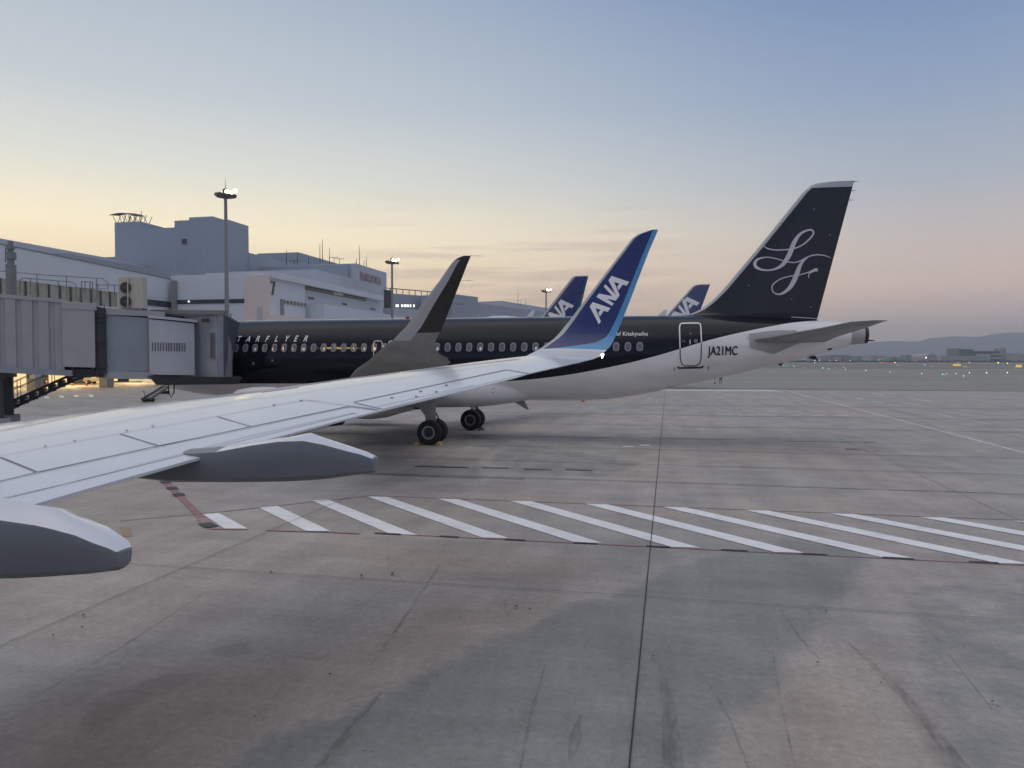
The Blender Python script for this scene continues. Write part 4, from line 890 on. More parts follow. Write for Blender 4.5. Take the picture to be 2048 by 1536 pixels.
# landing gear
def wheelmesh(g_, c, r, w_):
    g_.lathe(c, (0, -1, 0), [(-w_ * .28, r * .50), (-w_ / 2, r * .52), (-w_ / 2, r * .86), (-w_ * .40, r * .96), (-w_ * .2, r), (w_ * .2, r), (w_ * .40, r * .96), (w_ / 2, r * .86), (w_ / 2, r * .52), (w_ * .28, r * .50)], M['tyre'], 40, False)
    for s_ in (1, -1):
        ax = (0, -s_, 0)
        g_.lathe(c, ax, [(w_ * .30, r * .54), (w_ * .51, r * .54), (w_ * .515, r * .46), (w_ * .30, r * .42)], M['rim'], 32, False)
        g_.lathe(c, ax, [(w_ * .30, r * .56), (w_ * .301, r * .3), (w_ * .40, r * .26), (w_ * .44, r * .12), (w_ * .44, .01)], M['dark'], 28, False)
    for k in range(12):
        a = k * math.pi / 6; q = Vector(c) + Vector((math.cos(a) * r * .36, -w_ * .33, math.sin(a) * r * .36)); g_.lathe(q, (0, -1, 0), [(0, .022), (.015, .022)], M['rim'], 6)
for s, Yg in ((-1, 33.35), (1, 40.7)):
    X = -10.72; g_ = G()
    g_.tube([(X, Yg, .56), (X, Yg, 1.3), (X + .03, Yg, 2.7)], [.11, .12, .15], M['silver'], 14); g_.tube([(X, Yg - .5, .585), (X, Yg + .5, .585)], .07, M['dark'], 10)
    g_.tube([(X - .05, Yg + .05, 1.3), (X - .4, Yg - s * 1.1, 2.2)], .05, M['dark'], 8); g_.tube([(X + .22, Yg, .75), (X + .34, Yg, 1.1), (X + .15, Yg, 1.45)], .035, M['dark'], 8)
    go = g_.obj('main_landing_gear', sf, True)
    for dy in (-.46, .46):
        w_ = G(); wheelmesh(w_, (X, Yg + dy, .575), .575, .42); w_.obj('wheel', go, True, angle=30)
    g2 = G(); yd = Yg + s * .22
    if s < 0: g2.prism([Vector((X - 1.05, yd, 2.75)), Vector((X + .22, yd, 2.75)), Vector((X + .22, yd, 1.35)), Vector((X + .24, yd, 1.02)), Vector((X - .24, yd, 1.02)), Vector((X - .30, yd, 1.32)), Vector((X - .52, yd, 1.62)), Vector((X - .75, yd, 1.9))], (0, .06, 0), M['sfgrey'])
    else: g2.prism([Vector((X - .4, yd, 2.6)), Vector((X + .2, yd, 2.6)), Vector((X + .18, yd, 1.1)), Vector((X - .18, yd, 1.1))], (0, .06, 0), M['sfgrey'])
    g2.obj('gear_door', go)
Xn = X0 + 5.05; g_ = G(); g_.tube([(Xn, YC, .38), (Xn, YC, 2.2)], [.07, .1], M['silver'], 12); g_.tube([(Xn, YC - .3, .38), (Xn, YC + .3, .38)], .05, M['dark'], 8); go = g_.obj('nose_landing_gear', sf, True)
for dy in (-.26, .26):
    w_ = G(); wheelmesh(w_, (Xn, YC + dy, .38), .38, .22); w_.obj('wheel', go, True, angle=30)
# cockpit glazing
g_ = G()
for s in (-1, 1):
    for u in ((1.75, 2.15), (2.25, 2.85), (2.95, 3.45)):
        vs = []
        for st, zz in ((u[0], 4.35 + u[0] * .08), (u[1], 4.35 + u[1] * .08), (u[1], 4.95), (u[0], 4.85)):
            zt_, zb_, hw = fprof(st); zc = (zt_ + zb_) / 2; hh = (zt_ - zb_) / 2; vs.append((X0 + st, YC + s * (hw * math.sqrt(max(0, 1 - ((zz - zc) / hh) ** 2)) + .015), zz))
        g_.add(vs, [(0, 1, 2, 3)], M['glass'])
g_.objs('cockpit_window', fus)
M['lampsoft'] = mat('soft_white_lamp', (.8, .8, .8), .4, emit=(1, .96, .82), estr=1.6)
# ================================================================== two more jets at the next stands
def other_jet(label, Y, tail_x, k, fin_px, te_px, B0, Bd, Hd, body, finm, rudm, Z=1.):
    """k scales the hull; the fin outline is read on the plane y = Y"""
    x_nose = tail_x - 37.2 * k
    r = thing('passenger_jet', (tail_x - 18 * k, Y, 0), label, 'airplane')
    g_ = G(); g_.loft([fring(s, 40, x_nose, Y, k) for s in sts[::2] + [sts[-1]]], body, True); fo = g_.obj('fuselage', r, True, angle=60)
    P_ = [onY(x, y, Y) for x, y in fin_px]; T_ = [onY(x, y, Y) for x, y in te_px]
    zt = P_[-1].z; z0 = 5.6 * k
    def at(pl, z):
        q = sorted(pl, key=lambda v: v.z)
        if z <= q[0].z: a, b = q[0], q[1]
        else:
            a, b = q[-2], q[-1]
            for i in range(len(q) - 1):
                if q[i].z <= z <= q[i + 1].z: a, b = q[i], q[i + 1]; break
        return a.x + (b.x - a.x) * (z - a.z) / (b.z - a.z + 1e-6)
    zz = [z0 + (zt - z0) * t for t in (0, .2, .4, .6, .75, .85, .92, .96, .985, 1)]
    f_ = G(); RR = []
    for z in zz:
        a, e = at(P_, z), at(T_, z); a = min(a, e - .3); c = e - a; f1 = min(.4, .30 / c); f2 = .90 if rudm else .99
        RR.append(section((a, Y, z), (e, Y, z), .08, (0, -1, 0), [0, f1 * .3, f1] + [lerp(f1, f2, t / 5) for t in range(1, 6)] + [1]))
    n = len(RR[0]); nf = 9
    for i in range(len(RR) - 1):
        for q in range(n):
            j = q if q < nf - 1 else (2 * nf - 3 - q if q >= nf else nf - 2); q2 = (q + 1) % n
            f_.add([RR[i][q], RR[i][q2], RR[i + 1][q2], RR[i + 1][q]], [(0, 1, 2, 3)], M['wl_grey'] if j < 2 or i >= len(RR) - 2 else (rudm if j == 7 and rudm else finm))
    f_.add(RR[-1], [list(range(n))], M['wl_grey']); b = bvh_of(f_); fo2 = f_.obj('tail_fin', r, True); weld(fo2)
    ana(b, B0, Bd, Hd, .012).obj('lettering', fo2)
    for s in (-1, 1):
        g2 = G(); g2.loft([section((tail_x - xl * k, Y + s * d * k, z * k), (tail_x - xe * k, Y + s * d * k, z * k), .1, (0, -s * .1, 1)) for xl, xe, d, z in ((5.6, 2.0, .7, 4.7), (1.9, 1.0, 6.2, 5.3))], M['sfgrey']); g2.obj('tailplane', r, True)
        g2 = G(); g2.loft([section((tail_x - xl * k, Y + s * d * k, z * k), (tail_x - xe * k, Y + s * d * k, z * k), .11, (0, -s * .1, 1)) for xl, xe, d, z in ((26.6, 19.6, 1.5, 2.45), (23.5, 19.4, 6.4, 2.9), (18.3, 16.6, 16.6, 3.9))], M['wgrey']); g2.obj('wing', r, True)
        g2 = G(); g2.lathe((0, Y + s * 5.6 * k, 1.55 * k), (1, 0, 0), [((tail_x - a * k), q * k) for a, q in ((28.2, .85), (28.7, 1.0), (28, 1.18), (26, 1.1), (24.2, .6))], M['white'], 24); g2.obj('engine', r, True)
        g2 = G()
        for dy in (-.45, .45): wheelmesh(g2, (tail_x - 19.4 * k, Y + s * 3.8 * k + dy, .58), .58, .42)
        g2.tube([(tail_x - 19.4 * k, Y + s * 3.8 * k, .5), (tail_x - 19.4 * k, Y + s * 3.8 * k, 2.6 * k)], .13, M['silver']); g2.obj('main_landing_gear', r, True)
    g2 = G(); wheelmesh(g2, (tail_x - 32 * k, Y, .4), .4, .3); g2.tube([(tail_x - 32 * k, Y, .4), (tail_x - 32 * k, Y, 2.3 * k)], .09, M['silver']); g2.obj('nose_landing_gear', r, True)
    return r
fin1 = [(1058, 660), (1082, 635), (1144.5, 554), (1148.5, 552.2), (1176.8, 551.5)]
other_jet('jet behind the black hull, only its navy tail fin showing left of the winglet', 77, onY(1152, 640, 77).x + 1.3, 1.0, [(1040, 680)] + fin1[:4] + [(1152, 551.6)], [(1150, 680), (1155, 640), (1176.8, 551.5)], (1094, 671.5), (54, -60), (-20.6, -18.6), M['white'], M['ana_blue'], mat('rudder_teal', (.02, .11, .13), .35))
fin2 = [(1300, 667), (1334, 630), (1386, 571.8), (1391, 569.4), (1398, 568.6)]
M['ana_hazy'] = mat('blue_paint_with_haze', (.07, .085, .19), .35)  # deep blue fin paint, paled so distance haze sits in the colour
other_jet('farthest jet, only its haze-paled blue tail fin showing just before the black tail', 108, onY(1395, 640, 108).x + 1.5, 1.2, fin2, [(1384, 680), (1397, 630), (1405.5, 608), (1421, 567)], (1336, 675.8), (63, -70), (-24, -21.7), M['white'], M['ana_hazy'], None)

# ================================================================== boarding bridge
OB = ond(190, 720, 34.); OB.z = 0
EB = Vector((math.cos(rad(36.2)), math.sin(rad(36.2)), 0)); NB = Vector((-EB.y, EB.x, 0))
def JB(u, w_, z): return OB + EB * u + NB * w_ + Vector((0, 0, z))
bb = thing('boarding_bridge', tuple(JB(-3.6, 1.4, 0)), 'grey ribbed boarding bridge reaching from the left edge to the black jet', 'jet bridge')
def jbox(g_, u0, u1, w0, w1, z0, z1, m, s0=0., s1=0.):
    """s0/s1: how much lower the far-right end is"""
    b = [JB(u0, w0, z0), JB(u1, w0, z0 - s0), JB(u1, w1, z0 - s0), JB(u0, w1, z0)]; t = [JB(u0, w0, z1), JB(u1, w0, z1 - s1), JB(u1, w1, z1 - s1), JB(u0, w1, z1)]
    return g_.hexa(b, t, m)
zt_ = lambda u: 6.50 - .06 * u; zb_ = lambda u: 3.38 - .065 * u
g_ = G()   # big outer tunnel, ribbed side sheet
prof_ = []
u = -15.
while u < -1.25:
    for du, w_ in ((0, .0), (.20, 0.), (.24, .075), (.40, .075), (.44, 0.)): prof_.append((u + du, w_))
    u += .62
prof_ = [p for p in prof_ if p[0] < -1.2] + [(-1.2, 0.)]
for (u0, w0), (u1, w1) in zip(prof_[:-1], prof_[1:]):
    g_.add([JB(u0, w0, zb_(u0)), JB(u1, w1, zb_(u1)), JB(u1, w1, zt_(u1) - .12), JB(u0, w0, zt_(u0) - .12)], [(0, 1, 2, 3)], M['bridge'])
jbox(g_, -15, -1.2, .08, 3.2, zb_(-15) + .0, zt_(-15) - .12, M['bridge'], zb_(-15) - zb_(-1.2), zt_(-15) - zt_(-1.2))
jbox(g_, -15, -1.2, -.03, 3.25, zt_(-15) - .12, zt_(-15) + .04, M['bridge2'], zt_(-15) - zt_(-1.2), zt_(-15) - zt_(-1.2))
jbox(g_, -15, -.9, -.05, 3.25, zb_(-15) - .26, zb_(-15), M['bridge_d'], zb_(-15) - zb_(-.9), zb_(-15) - zb_(-.9))
g_.obj('outer_tunnel', bb)
g_ = G(); jbox(g_, -1.25, .02, -.12, 3.35, 3.60, 6.50, M['bridge2'], .05, .04); jbox(g_, -1.25, .10, -.15, 3.4, 6.15, 6.5, M['bridge2'], .02, .04); g_.obj('end_panel', bb, bevel=.02)
g_ = G(); jbox(g_, .02, .46, .12, 3.1, 3.1, 6.35, M['steel'], 0, .1)
for z in (5.85, 5.65, 4.72, 4.60, 3.55, 3.3): jbox(g_, .0, .5, .02, .12, z, z + .05, M['steel'])
for u in (.05, .40): g_.tube([JB(u, .05, 3.1), JB(u, .05, 6.4)], .02, M['steel'], 6)
g_.obj('cable_carrier', bb)
g_ = G(); jbox(g_, .42, 2.25, .22, 3.0, 3.38, 5.98, M['bridge_d'], .03, .12); jbox(g_, .35, 2.9, .15, 3.1, 5.98, 6.28, M['bridge'], .06, .12); jbox(g_, .35, 2.35, .10, 3.1, 3.05, 3.38, M['bridge2'], .05, .05); g_.obj('inner_tunnel', bb)
# curved ribbed shutter of the rotunda
g_ = G(); nn3 = 44; rr = []
for i in range(nn3 + 1):
    t = i / nn3; u = lerp(2.22, 4.15, t); w_ = .18 - .38 * math.sin(math.pi * min(1, t * .8 + .1)) + (.012 if i % 2 else 0); zt2 = 5.80 - .17 * t; zb2 = 3.23 - .05 * t
    rr.append((u, w_, zb2, zt2))
for a, b in zip(rr[:-1], rr[1:]): g_.add([JB(a[0], a[1], a[2]), JB(b[0], b[1], b[2]), JB(b[0], b[1], b[3]), JB(a[0], a[1], a[3])], [(0, 1, 2, 3)], M['shutter'])
g_.obj('ribbed_shutter', bb)
g_ = G(); jbox(g_, 2.3, 4.2, .3, 2.9, 3.1, 5.75, M['bridge_d'], 0, .1); g_.obj('rotunda_body', bb)
g_ = G()
poly = [JB(2.15, .2, 5.85)] + [JB(lerp(2.2, 4.3, t), .12 - .45 * math.sin(math.pi * (t * .8 + .1)), 5.85 - .17 * t) for t in [i / 10 for i in range(11)]] + [JB(4.3, 2.8, 5.68), JB(2.2, 2.8, 5.85)]
g_.prism([Vector(p) for p in poly], (0, 0, .12), M['shutter'], False); g_.obj('rotunda_eave', bb)
g_ = G()
for i in range(13):
    u = 2.34 + i * .115; t = (u - 2.22) / 1.93; w_ = .18 - .38 * math.sin(math.pi * min(1, t * .8 + .1)) - .012
    jbox(g_, u, u + .052, w_ - .01, w_ + .02, 4.32 - .02 * t, 4.72 - .03 * t, M['gap'])
so_ = g_.objs('vent_slot', bb)
g_ = G(); q0 = [JB(2.2, .0, 2.88), JB(6.3, .0, 2.80), JB(6.3, 2.6, 2.80), JB(2.2, 2.6, 2.88)]; q1 = [JB(2.15, -.05, 3.16), JB(6.3, -.05, 3.05), JB(6.3, 2.7, 3.05), JB(2.15, 2.7, 3.16)]; q0 = [JB(2.5, .1, 2.72), JB(6.1, .1, 2.72), JB(6.1, 2.5, 2.72), JB(2.5, 2.5, 2.72)]
g_.hexa(q0, q1, M['steel']); g_.tube([JB(3.0, .3, 2.8), JB(3.02, .25, 2.35), JB(3.12, .22, 2.12), JB(3.24, .25, 2.35), JB(3.27, .3, 2.8)], .028, M['tyre'], 8); g_.obj('cab_underframe', bb)
# cab
cabf = [(368, 626, 758), (400, 622, 762), (432, 620, 756), (446, 625, 754)]
g_ = G(); fr_ = []
for (x, yt, yb), dep in zip(cabf, (36.6, 36.3, 36.2, 36.6)): a = ond(x, yt, dep); b = ond(x, yb, dep); fr_.append((a.x, a.y, b.z, a.z))
back = [(fr_[-1][0] - .2, fr_[-1][1] + 1.3), (fr_[0][0] - 1.4, fr_[0][1] + 1.9)]
foot = [(a[0], a[1]) for a in fr_] + [(fr_[-1][0] - .5, 34.6), (fr_[0][0] - .9, 34.6)]
g_.prism([Vector((x, y, fr_[0][2])) for x, y in foot], (0, 0, 6.02 - fr_[0][2]), M['bridge'], False); g_.obj('cab', bb, bevel=.03)
g_ = G(); a = ond(424, 668, 36.19); b_ = ond(424, 714, 36.19)
g_.box(a.x - .10, a.x + .10, a.y - .02, a.y + .06, b_.z - .05, a.z + .05, M['rail']); g_.box(a.x - .06, a.x + .06, a.y - .035, a.y, b_.z, a.z, M['gap']); g_.obj('cab_window', bb)
g_ = G(); R0 = JB(2.6, .5, 6.0)
g_.prism([Vector((x, y, 6.02)) for x, y in [(ond(304, 640, 36.8).x, ond(304, 640, 36.8).y), (ond(372, 640, 36.4).x, ond(372, 640, 36.4).y)] + foot[1:] + [(ond(304, 640, 39).x, 34.9)]], (0, 0, .26), M['bridge2'], False)
p_ = ond(300, 620, 36.7); q_ = ond(455, 622, 36.6); g_.obj('cab_roof', bb, bevel=.02)
g_ = G(); p_ = ond(304, 620, 36.5); q_ = ond(452, 620, 36.1); dn = Vector((0, .12, 0))
g_.prism([p_ + Vector((0, 0, .0)), q_ + Vector((0, 0, -.02)), q_ + Vector((0, 0, -.22)), p_ + Vector((0, 0, -.20))], (0, .3, 0), M['rail']); g_.obj('roof_gutter', bb)
g_ = G(); p_ = ond(409, 641, 35.9); g_.box(p_.x - .1, p_.x + .12, p_.y - .1, p_.y + .2, p_.z - .08, p_.z + .1, M['steel'])
p_ = ond(303, 630, 35.6); g_.box(p_.x - .15, p_.x + .2, p_.y, p_.y + .25, p_.z - .1, p_.z + .12, M['rail']); g_.tube([ond(245, 617, 34.6), ond(300, 622, 35.4), ond(310, 630, 35.4)], .03, M['rail'], 6); g_.objs('cable_box', bb)
# bellows: pleats closing on the hull
g_ = G(); n5 = 7
def pleat(t, k):   # t from cab to hull
    x0_, x1_ = foot[3][0], foot[3][0]; dep = lerp(36.65, 38.7, t)
    xr = lerp(446, 482, t); top = ond(xr, lerp(629, 648, t), dep); bot = ond(lerp(446, 458, t), 750, dep); mid = ond(lerp(447, 478, t) - (8 if t > .3 else 0), 690, dep)
    o_ = .07 if k % 2 else 0
    xl = foot[5][0]; yy = min(34.98, lerp(foot[3][1], 35.0, t))
    ring = [Vector((top.x + o_, yy, top.z + o_)), Vector((mid.x + o_, yy, 4.62)), Vector((bot.x + o_, yy, bot.z)), Vector((xl - o_, yy, bot.z)), Vector((xl - o_, yy, top.z + o_))]
    return ring
for k in range(13): pass
g_.loft([pleat(k / 12, k) for k in range(13)], M['bellows'], False); g_.obj('bellows_canopy', bb)
# railings on the roof
g_ = G()
def rail(pts, r=.022): g_.tube(pts, r, M['rail'], 6)
Z = lambda px_, py, w_=0.: (lambda p: p)(ond(px_, py, 34 + w_))
def rl(pts, dep): rail([ond(x, y, dep) for x, y in pts])
for pts, dep in (([(-80, 538), (14, 543), (32, 545), (90, 550), (205, 557), (216, 565), (216, 578), (196, 577)], 34.2), ([(40, 588), (40, 562), (44, 556), (60, 557), (145, 564), (152, 570), (152, 600)], 35.6),
                 ([(74, 592), (74, 549)], 34.2), ([(133, 598), (133, 553)], 34.2), ([(193, 601), (193, 558)], 34.2), ([(61, 590), (61, 558)], 35.6), ([(117, 596), (117, 562)], 35.6), ([(190, 570), (237, 570)], 36.5), ([(229, 600), (229, 570)], 36.5), ([(196, 601), (196, 568)], 36.5), ([(152, 575), (190, 578)], 35.6)): rl(pts, dep)
for x in (163, 170, 180, 185): rl([(x, 600), (x, 563)], 35)
rl([(163, 563), (185, 564)], 35)
g_.obj('roof_railing', bb)
# mast on the roof
g_ = G(); p_ = ond(23, 590, 35)
def zz_(y): return ond(23, y, 35).z
g_.lathe((p_.x, p_.y, 0), (0, 0, 1), [(zz_(595), .22), (zz_(530), .22), (zz_(529), .16), (zz_(520), .14), (zz_(519), .23), (zz_(505), .23), (zz_(504), .13), (zz_(500), .13), (zz_(499), .19), (zz_(494), .19), (zz_(493), .12), (zz_(490), .12), (zz_(489), .12), (zz_(483), .12)], M['rail'], 14); g_.tube([(p_.x - .2, p_.y - .1, zz_(525)), (p_.x - .18, p_.y - .1, zz_(500)), (p_.x - .08, p_.y, zz_(486))], .02, M['steel'], 5); g_.obj('roof_mast', bb)
# air conditioner
g_ = G(); a = ond(237, 617, 34.9); e = ond(286, 617, 34.9); top = ond(260, 553.5, 34.9).z; d_ = (e - a); d_.z = 0; nn6 = Vector((-d_.y, d_.x, 0)).normalized() * .45; a.z = 0; e.z = 0
zb3 = ond(260, 617, 34.9).z
g_.hexa([a + Vector((0, 0, zb3)), e + Vector((0, 0, zb3)), e + nn6 + Vector((0, 0, zb3)), a + nn6 + Vector((0, 0, zb3))], [a + Vector((0, 0, top)), e + Vector((0, 0, top)), e + nn6 + Vector((0, 0, top)), a + nn6 + Vector((0, 0, top))], M['cream'])
ac = g_.obj('air_conditioner', bb, bevel=.02)
du = d_.normalized(); nf_ = -nn6.normalized()
for y in (575.5, 603):
    c_ = ond(251.5, y, 34.85); g_ = G(); g_.lathe(c_, nf_, [(0, .27), (.035, .27), (.035, .245), (.01, .24)], M['rail'], 28); g_.lathe(c_, nf_, [(.012, .24), (.016, .01)], M['fan'], 24)
    for k in range(8): an = k * math.pi / 4; g_.tube([c_ + nf_ * .03, c_ + nf_ * .03 + (du * math.cos(an) + Vector((0, 0, 1)) * math.sin(an)) * .24], .006, M['rail'], 4)
    g_.obj('fan_grille', ac, True)
g_ = G(); p_ = ond(255.5, 555, 34.76); q_ = ond(255.5, 616, 34.76); g_.tube([p_, q_], .03, M['cream'], 6); g_.obj('cover_strip', ac)
# drive column, bogie, rotunda pier
g_ = G()
for w_ in (.35, 2.7): jbox(g_, -4.02, -3.62, w_, w_ + .35, .9, 3.65, M['steel'])
jbox(g_, -4.1, -3.5, .2, 3.2, 3.1, 3.4, M['steel']); jbox(g_, -4.25, -3.4, .2, 3.2, 1.0, 1.35, M['bridge_d']); jbox(g_, -4.2, -3.3, .1, .5, .85, 1.35, M['bridge'])
lg = g_.obj('drive_column', bb, bevel=.02)
for w_ in (.9, 2.3):
    g_ = G(); c_ = JB(-3.8, w_, .5); g_.lathe(c_, NB, [(-.2, .25), (-.2, .44), (-.12, .5), (.12, .5), (.2, .44), (.2, .25)], M['tyre'], 28); g_.lathe(c_, NB, [(-.21, .26), (.21, .26)], M['rim'], 20); g_.obj('bogie_wheel', lg, True, angle=30)
g_ = G(); c_ = JB(-15.8, 1.6, 0); g_.lathe(c_, (0, 0, 1), [(0, .6), (.3, .6), (.31, .4), (4.2, .4)], M['concrete'], 24); g_.lathe(c_, (0, 0, 1), [(4.2, 2.1), (7.5, 2.1), (7.6, 2.2), (7.7, 2.2)], M['bridge'], 32); g_.obj('rotunda_pier', bb, True, angle=30)
g_ = G(); a = c_.copy(); g_.box(-78, a.x - 1.2, a.y - 1.6, a.y + 1.6, 4.3, 7.4, M['bridge2'])
for X in (-66, -54): g_.box(X - .4, X + .4, a.y - .4, a.y + .4, 0, 4.3, M['concrete'])
g_.obj('fixed_walkway', bb)
# service stair under the tunnel
g_ = G(); sa = (0.1, 3.0, 3.25); sb = (-6.6, 3.0, .0)
for w_ in (3.45, 4.35):
    a = JB(-.2, w_, 3.35); b = JB(-6.9, w_, .0); up = Vector((0, 0, .11)); hi = Vector((0, 0, .34)); g_.prism([a, b, b + up, a + up], NB * .05, M['steel']); g_.prism([a + hi, b + hi, b + hi + up, a + hi + up], NB * .05, M['steel'])
    for k in range(18): t = k / 17; q = a.lerp(b, t); g_.prism([q + EB * -.12, q + EB * .12, q + EB * .12 + hi, q - EB * .12 + hi], NB * .04, M['steel'])
stg = g_.obj('service_stair', bb)
g_ = G(); nst = 17
for k in range(nst):
    t = (k + .5) / nst; u = lerp(-.3, -6.8, t); z = lerp(3.45, .15, t); g_.hexa([JB(u - .14, 3.48, z), JB(u + .14, 3.48, z), JB(u + .14, 4.32, z), JB(u - .14, 4.32, z)], [JB(u - .14, 3.48, z + .03), JB(u + .14, 3.48, z + .03), JB(u + .14, 4.32, z + .03), JB(u - .14, 4.32, z + .03)], M['rail'])
g_.objs('stair_tread', stg)
g_ = G()
for w_ in (3.45, 4.35):
    for dz in (.75, 1.1): g_.tube([JB(-.3, w_, 3.5 + dz), JB(-6.8, w_, .2 + dz)], .018, M['rail'], 6)
    for t in (.05, .28, .5, .72, .95): u = lerp(-.3, -6.8, t); z = lerp(3.5, .2, t); g_.tube([JB(u, w_, z), JB(u, w_, z + 1.1)], .018, M['rail'], 6)
g_.obj('stair_handrail', stg)
g_ = G(); random.seed(3)
for k in range(16):
    u = random.uniform(-1.05, -.1); g_.tube([JB(u, .5 + random.random(), 3.7), JB(u + random.uniform(-.3, .3), .6 + random.random(), 3.2), JB(u + random.uniform(-.3, .3), .8 + random.random(), 3.55)], .035, M['tyre'], 6)
jbox(g_, -1.1, .3, .3, 2.8, 3.12, 3.5, M['steel']); g_.obj('cable_bundle', bb)

# ================================================================== terminal
term = thing('terminal_building', (-80, 110, 0), 'long terminal with a tall windowless block, gate number 7 and red FUKUOKA letters', 'terminal')
def tb(name, x0, x1, y0, y1, z0, z1, m, par=term, cap=None, label=None):
    g_ = G(); g_.box(x0, x1, y0, y1, z0, z1, m)
    if cap: g_.box(x0 - .1, x1 + .12, y0 - .12, y1 + .1, z1, z1 + .35, cap)
    o = g_.obj(name, par)
    if label: o['label'] = label
    return o
def skinstrip(g_, pa, pb, hpx, X, m, off=.06, z=None, dep=.3):
    """strip on a wall x = X between two photo points of its top edge, height in px at the first"""
    a = onX(*pa, X); b = onX(*pb, X); zb = onX(pa[0], pa[1] + hpx, X).z; g_.box(X - dep, X + off, a.y, b.y, zb, (a.z + b.z) / 2 if z is None else z, m)
# low concourse on the left (front x = -76), ending at y = 104
g_ = G(); t = [(-118, 20, 18.6), (-76, 20, 18.9), (-76, 104, 16.45), (-118, 104, 16.4)]; b = [(x, y, 13.4) for x, y, _ in t]; g_.hexa([Vector(q) for q in b], [Vector(q) for q in t], M['tw'])
g_.box(-76.4, -76, 20, 104, 4.6, 11.3, M['tw']); g_.box(-118, -76.5, 20, 103.6, 4.6, 13.38, M['tgrey']); conc = g_.obj('concourse', term)
g_ = G(); g_.hexa([Vector(q) for q in ((-118, 20, 18.62), (-75.9, 20, 18.92), (-75.9, 104, 16.47), (-118, 104, 16.42))], [Vector(q) for q in ((-118, 20, 18.7), (-75.9, 20, 19.0), (-75.9, 104, 16.55), (-118, 104, 16.5))], M['troof']); g_.obj('roof_edge', conc)
g_ = G(); ye = onX(236, 590, -76).y; g_.box(-76.45, -76.15, 20, ye, 11.3, 13.4, M['tlit']); g_.obj('lit_window_band', conc)
g_ = G(); y = 21.
while y < ye: g_.box(-76.2, -75.9, y - .06, y + .06, 11.3, 13.4, M['gap']); y += 1.75
g_.obj('window_mullion', conc)['kind'] = 'stuff'
g_ = G(); g_.box(-76.4, -76.05, ye, 104, 11.3, 13.4, M['tw']); a = onX(286, 592, -76); g_.box(-76.1, -75.96, a.y, 104, 12.05, 12.95, M['tdark']); g_.box(-76.1, -75.95, a.y - .2, onX(294, 600, -76).y, 10.2, 12.95, M['tdark']); g_.obj('window_band', conc)
# ground floor under the concourse: wall given its own glow for lamplight, and columns
g_ = G(); g_.box(-110, -96, 30, 175, 0, 4.6, M['tlit2']); g_.obj('lobby_wall', term)
g_ = G()
for y in range(34, 170, 9): g_.box(-95.98, -95.8, y, y + 4, 0, 3.2, M['tdark'])
g_.objs('shutter_door', term)
for i, y in enumerate((56, 68, 80, 92.2)):
    g_ = G(); g_.box(-78.5, -77.2, y - .65, y + .65, 0, 1.6, M['concrete']); g_.box(-78.3, -77.4, y - .45, y + .45, 1.6, 4.6, M['tgrey']); g_.obj('column', term)
g_ = G()
for y in (60, 72, 84, 96, 110, 124): g_.box(-88, -86, y - 2, y + 2, 4.35, 4.55, M['lampw'])
lm = M['lampw'].copy(); lm.name = 'canopy_lamp_glow'; lm.node_tree.nodes['Principled BSDF'].inputs['Emission Strength'].default_value = 34; lm.node_tree.nodes['Principled BSDF'].inputs['Emission Color'].default_value = (1, .74, .38, 1)
g_.mats[0] = lm; g_.objs('canopy_lamp', term)
# cross wing turning toward the stands (front y = 104, from x = -76 to x = -59)
xp = onY(490, 560, 104).x
tb('cross_wing', -76, xp, 104, 128, 4.6, 16.4, M['tw'])
tb('stair_tower', xp, -59, 103.8, 104.04, 0, 16.75, M['tpink'], label='pale pink end of the cross wing')
g_ = G(); a = onY(352, 599, 104); b = onY(489, 606, 104); g_.box(a.x, b.x, 103.9, 104.2, b.z, onY(420, 599, 104).z, M['tdark']); wb = g_.obj('window_band', term)
g_ = G(); q = onY(377.5, 603, 103.8); g_.lathe(q, (0, -1, 0), [(0, .13), (.05, .13), (.08, .02)], M['lampsoft'], 12); g_.obj('window_lamp', wb)
g_ = G(); a = onY(346, 562, 103.7); b = onY(352, 562, 103.7); g_.box(a.x, b.x, 103.2, 104, 0, 16.2, M['troof']); g_.obj('corner_pillar', term)
g_ = G(); a = onY(515, 640, 103.8); b = onY(522, 640, 103.8); g_.box(a.x, a.x + .7, 103.6, 103.85, 0, 12, M['tgrey']); g_.obj('downpipe', term)
# gate block with the number 7 (front x = -59)
X7 = -59.; y7a = 104.; y7e = onX(740, 600, X7).y; y7m = onX(610, 570, X7).y
g_ = G(); g_.box(-76, X7, y7a + .05, y7m, 0, 17.05, M['tw']); gb = g_.obj('gate_block', term)
g_ = G(); g_.box(-90, X7 - .4, y7m, y7e + 8, 0, 17.0, M['tgrey']); g_.obj('rear_block', term)
g_ = G(); a = onX(541, 545, X7).y; g_.box(-70, X7 + .5, a, y7e + 6, 16.3, 17.3, M['tw']); g_.obj('roof_slab', gb)
X8 = X7 - .4
g_ = G(); skinstrip(g_, (610, 571), (732, 596), 8.5, X8, M['tdark'], .05); g_.obj('window_band', gb)
g_ = G(); skinstrip(g_, (667, 583.5), (685, 587), 5.5, X8, M['tlit'], .09); g_.obj('lit_window', gb)
for (x0, y0, x1, y1, h) in ((616, 593, 628, 595, 5), (684, 605.5, 694, 607, 4), (740, 615.7, 750.5, 617, 3.5), (698, 636, 708, 637.5, 4.5)):
    g_ = G(); skinstrip(g_, (x0, y0), (x1, y1), h, X8, M['tdark'], .05); g_.obj('louvre', gb)
g_ = G(); yt = onX(612, 600, X8 + 3); g_.box(X8, X8 + 3.2, onX(646, 606, X8 + 3).y, y7e + 25, 0, onX(646, 608, X8 + 3).z, M['tw']); g_.obj('lower_terrace', gb)
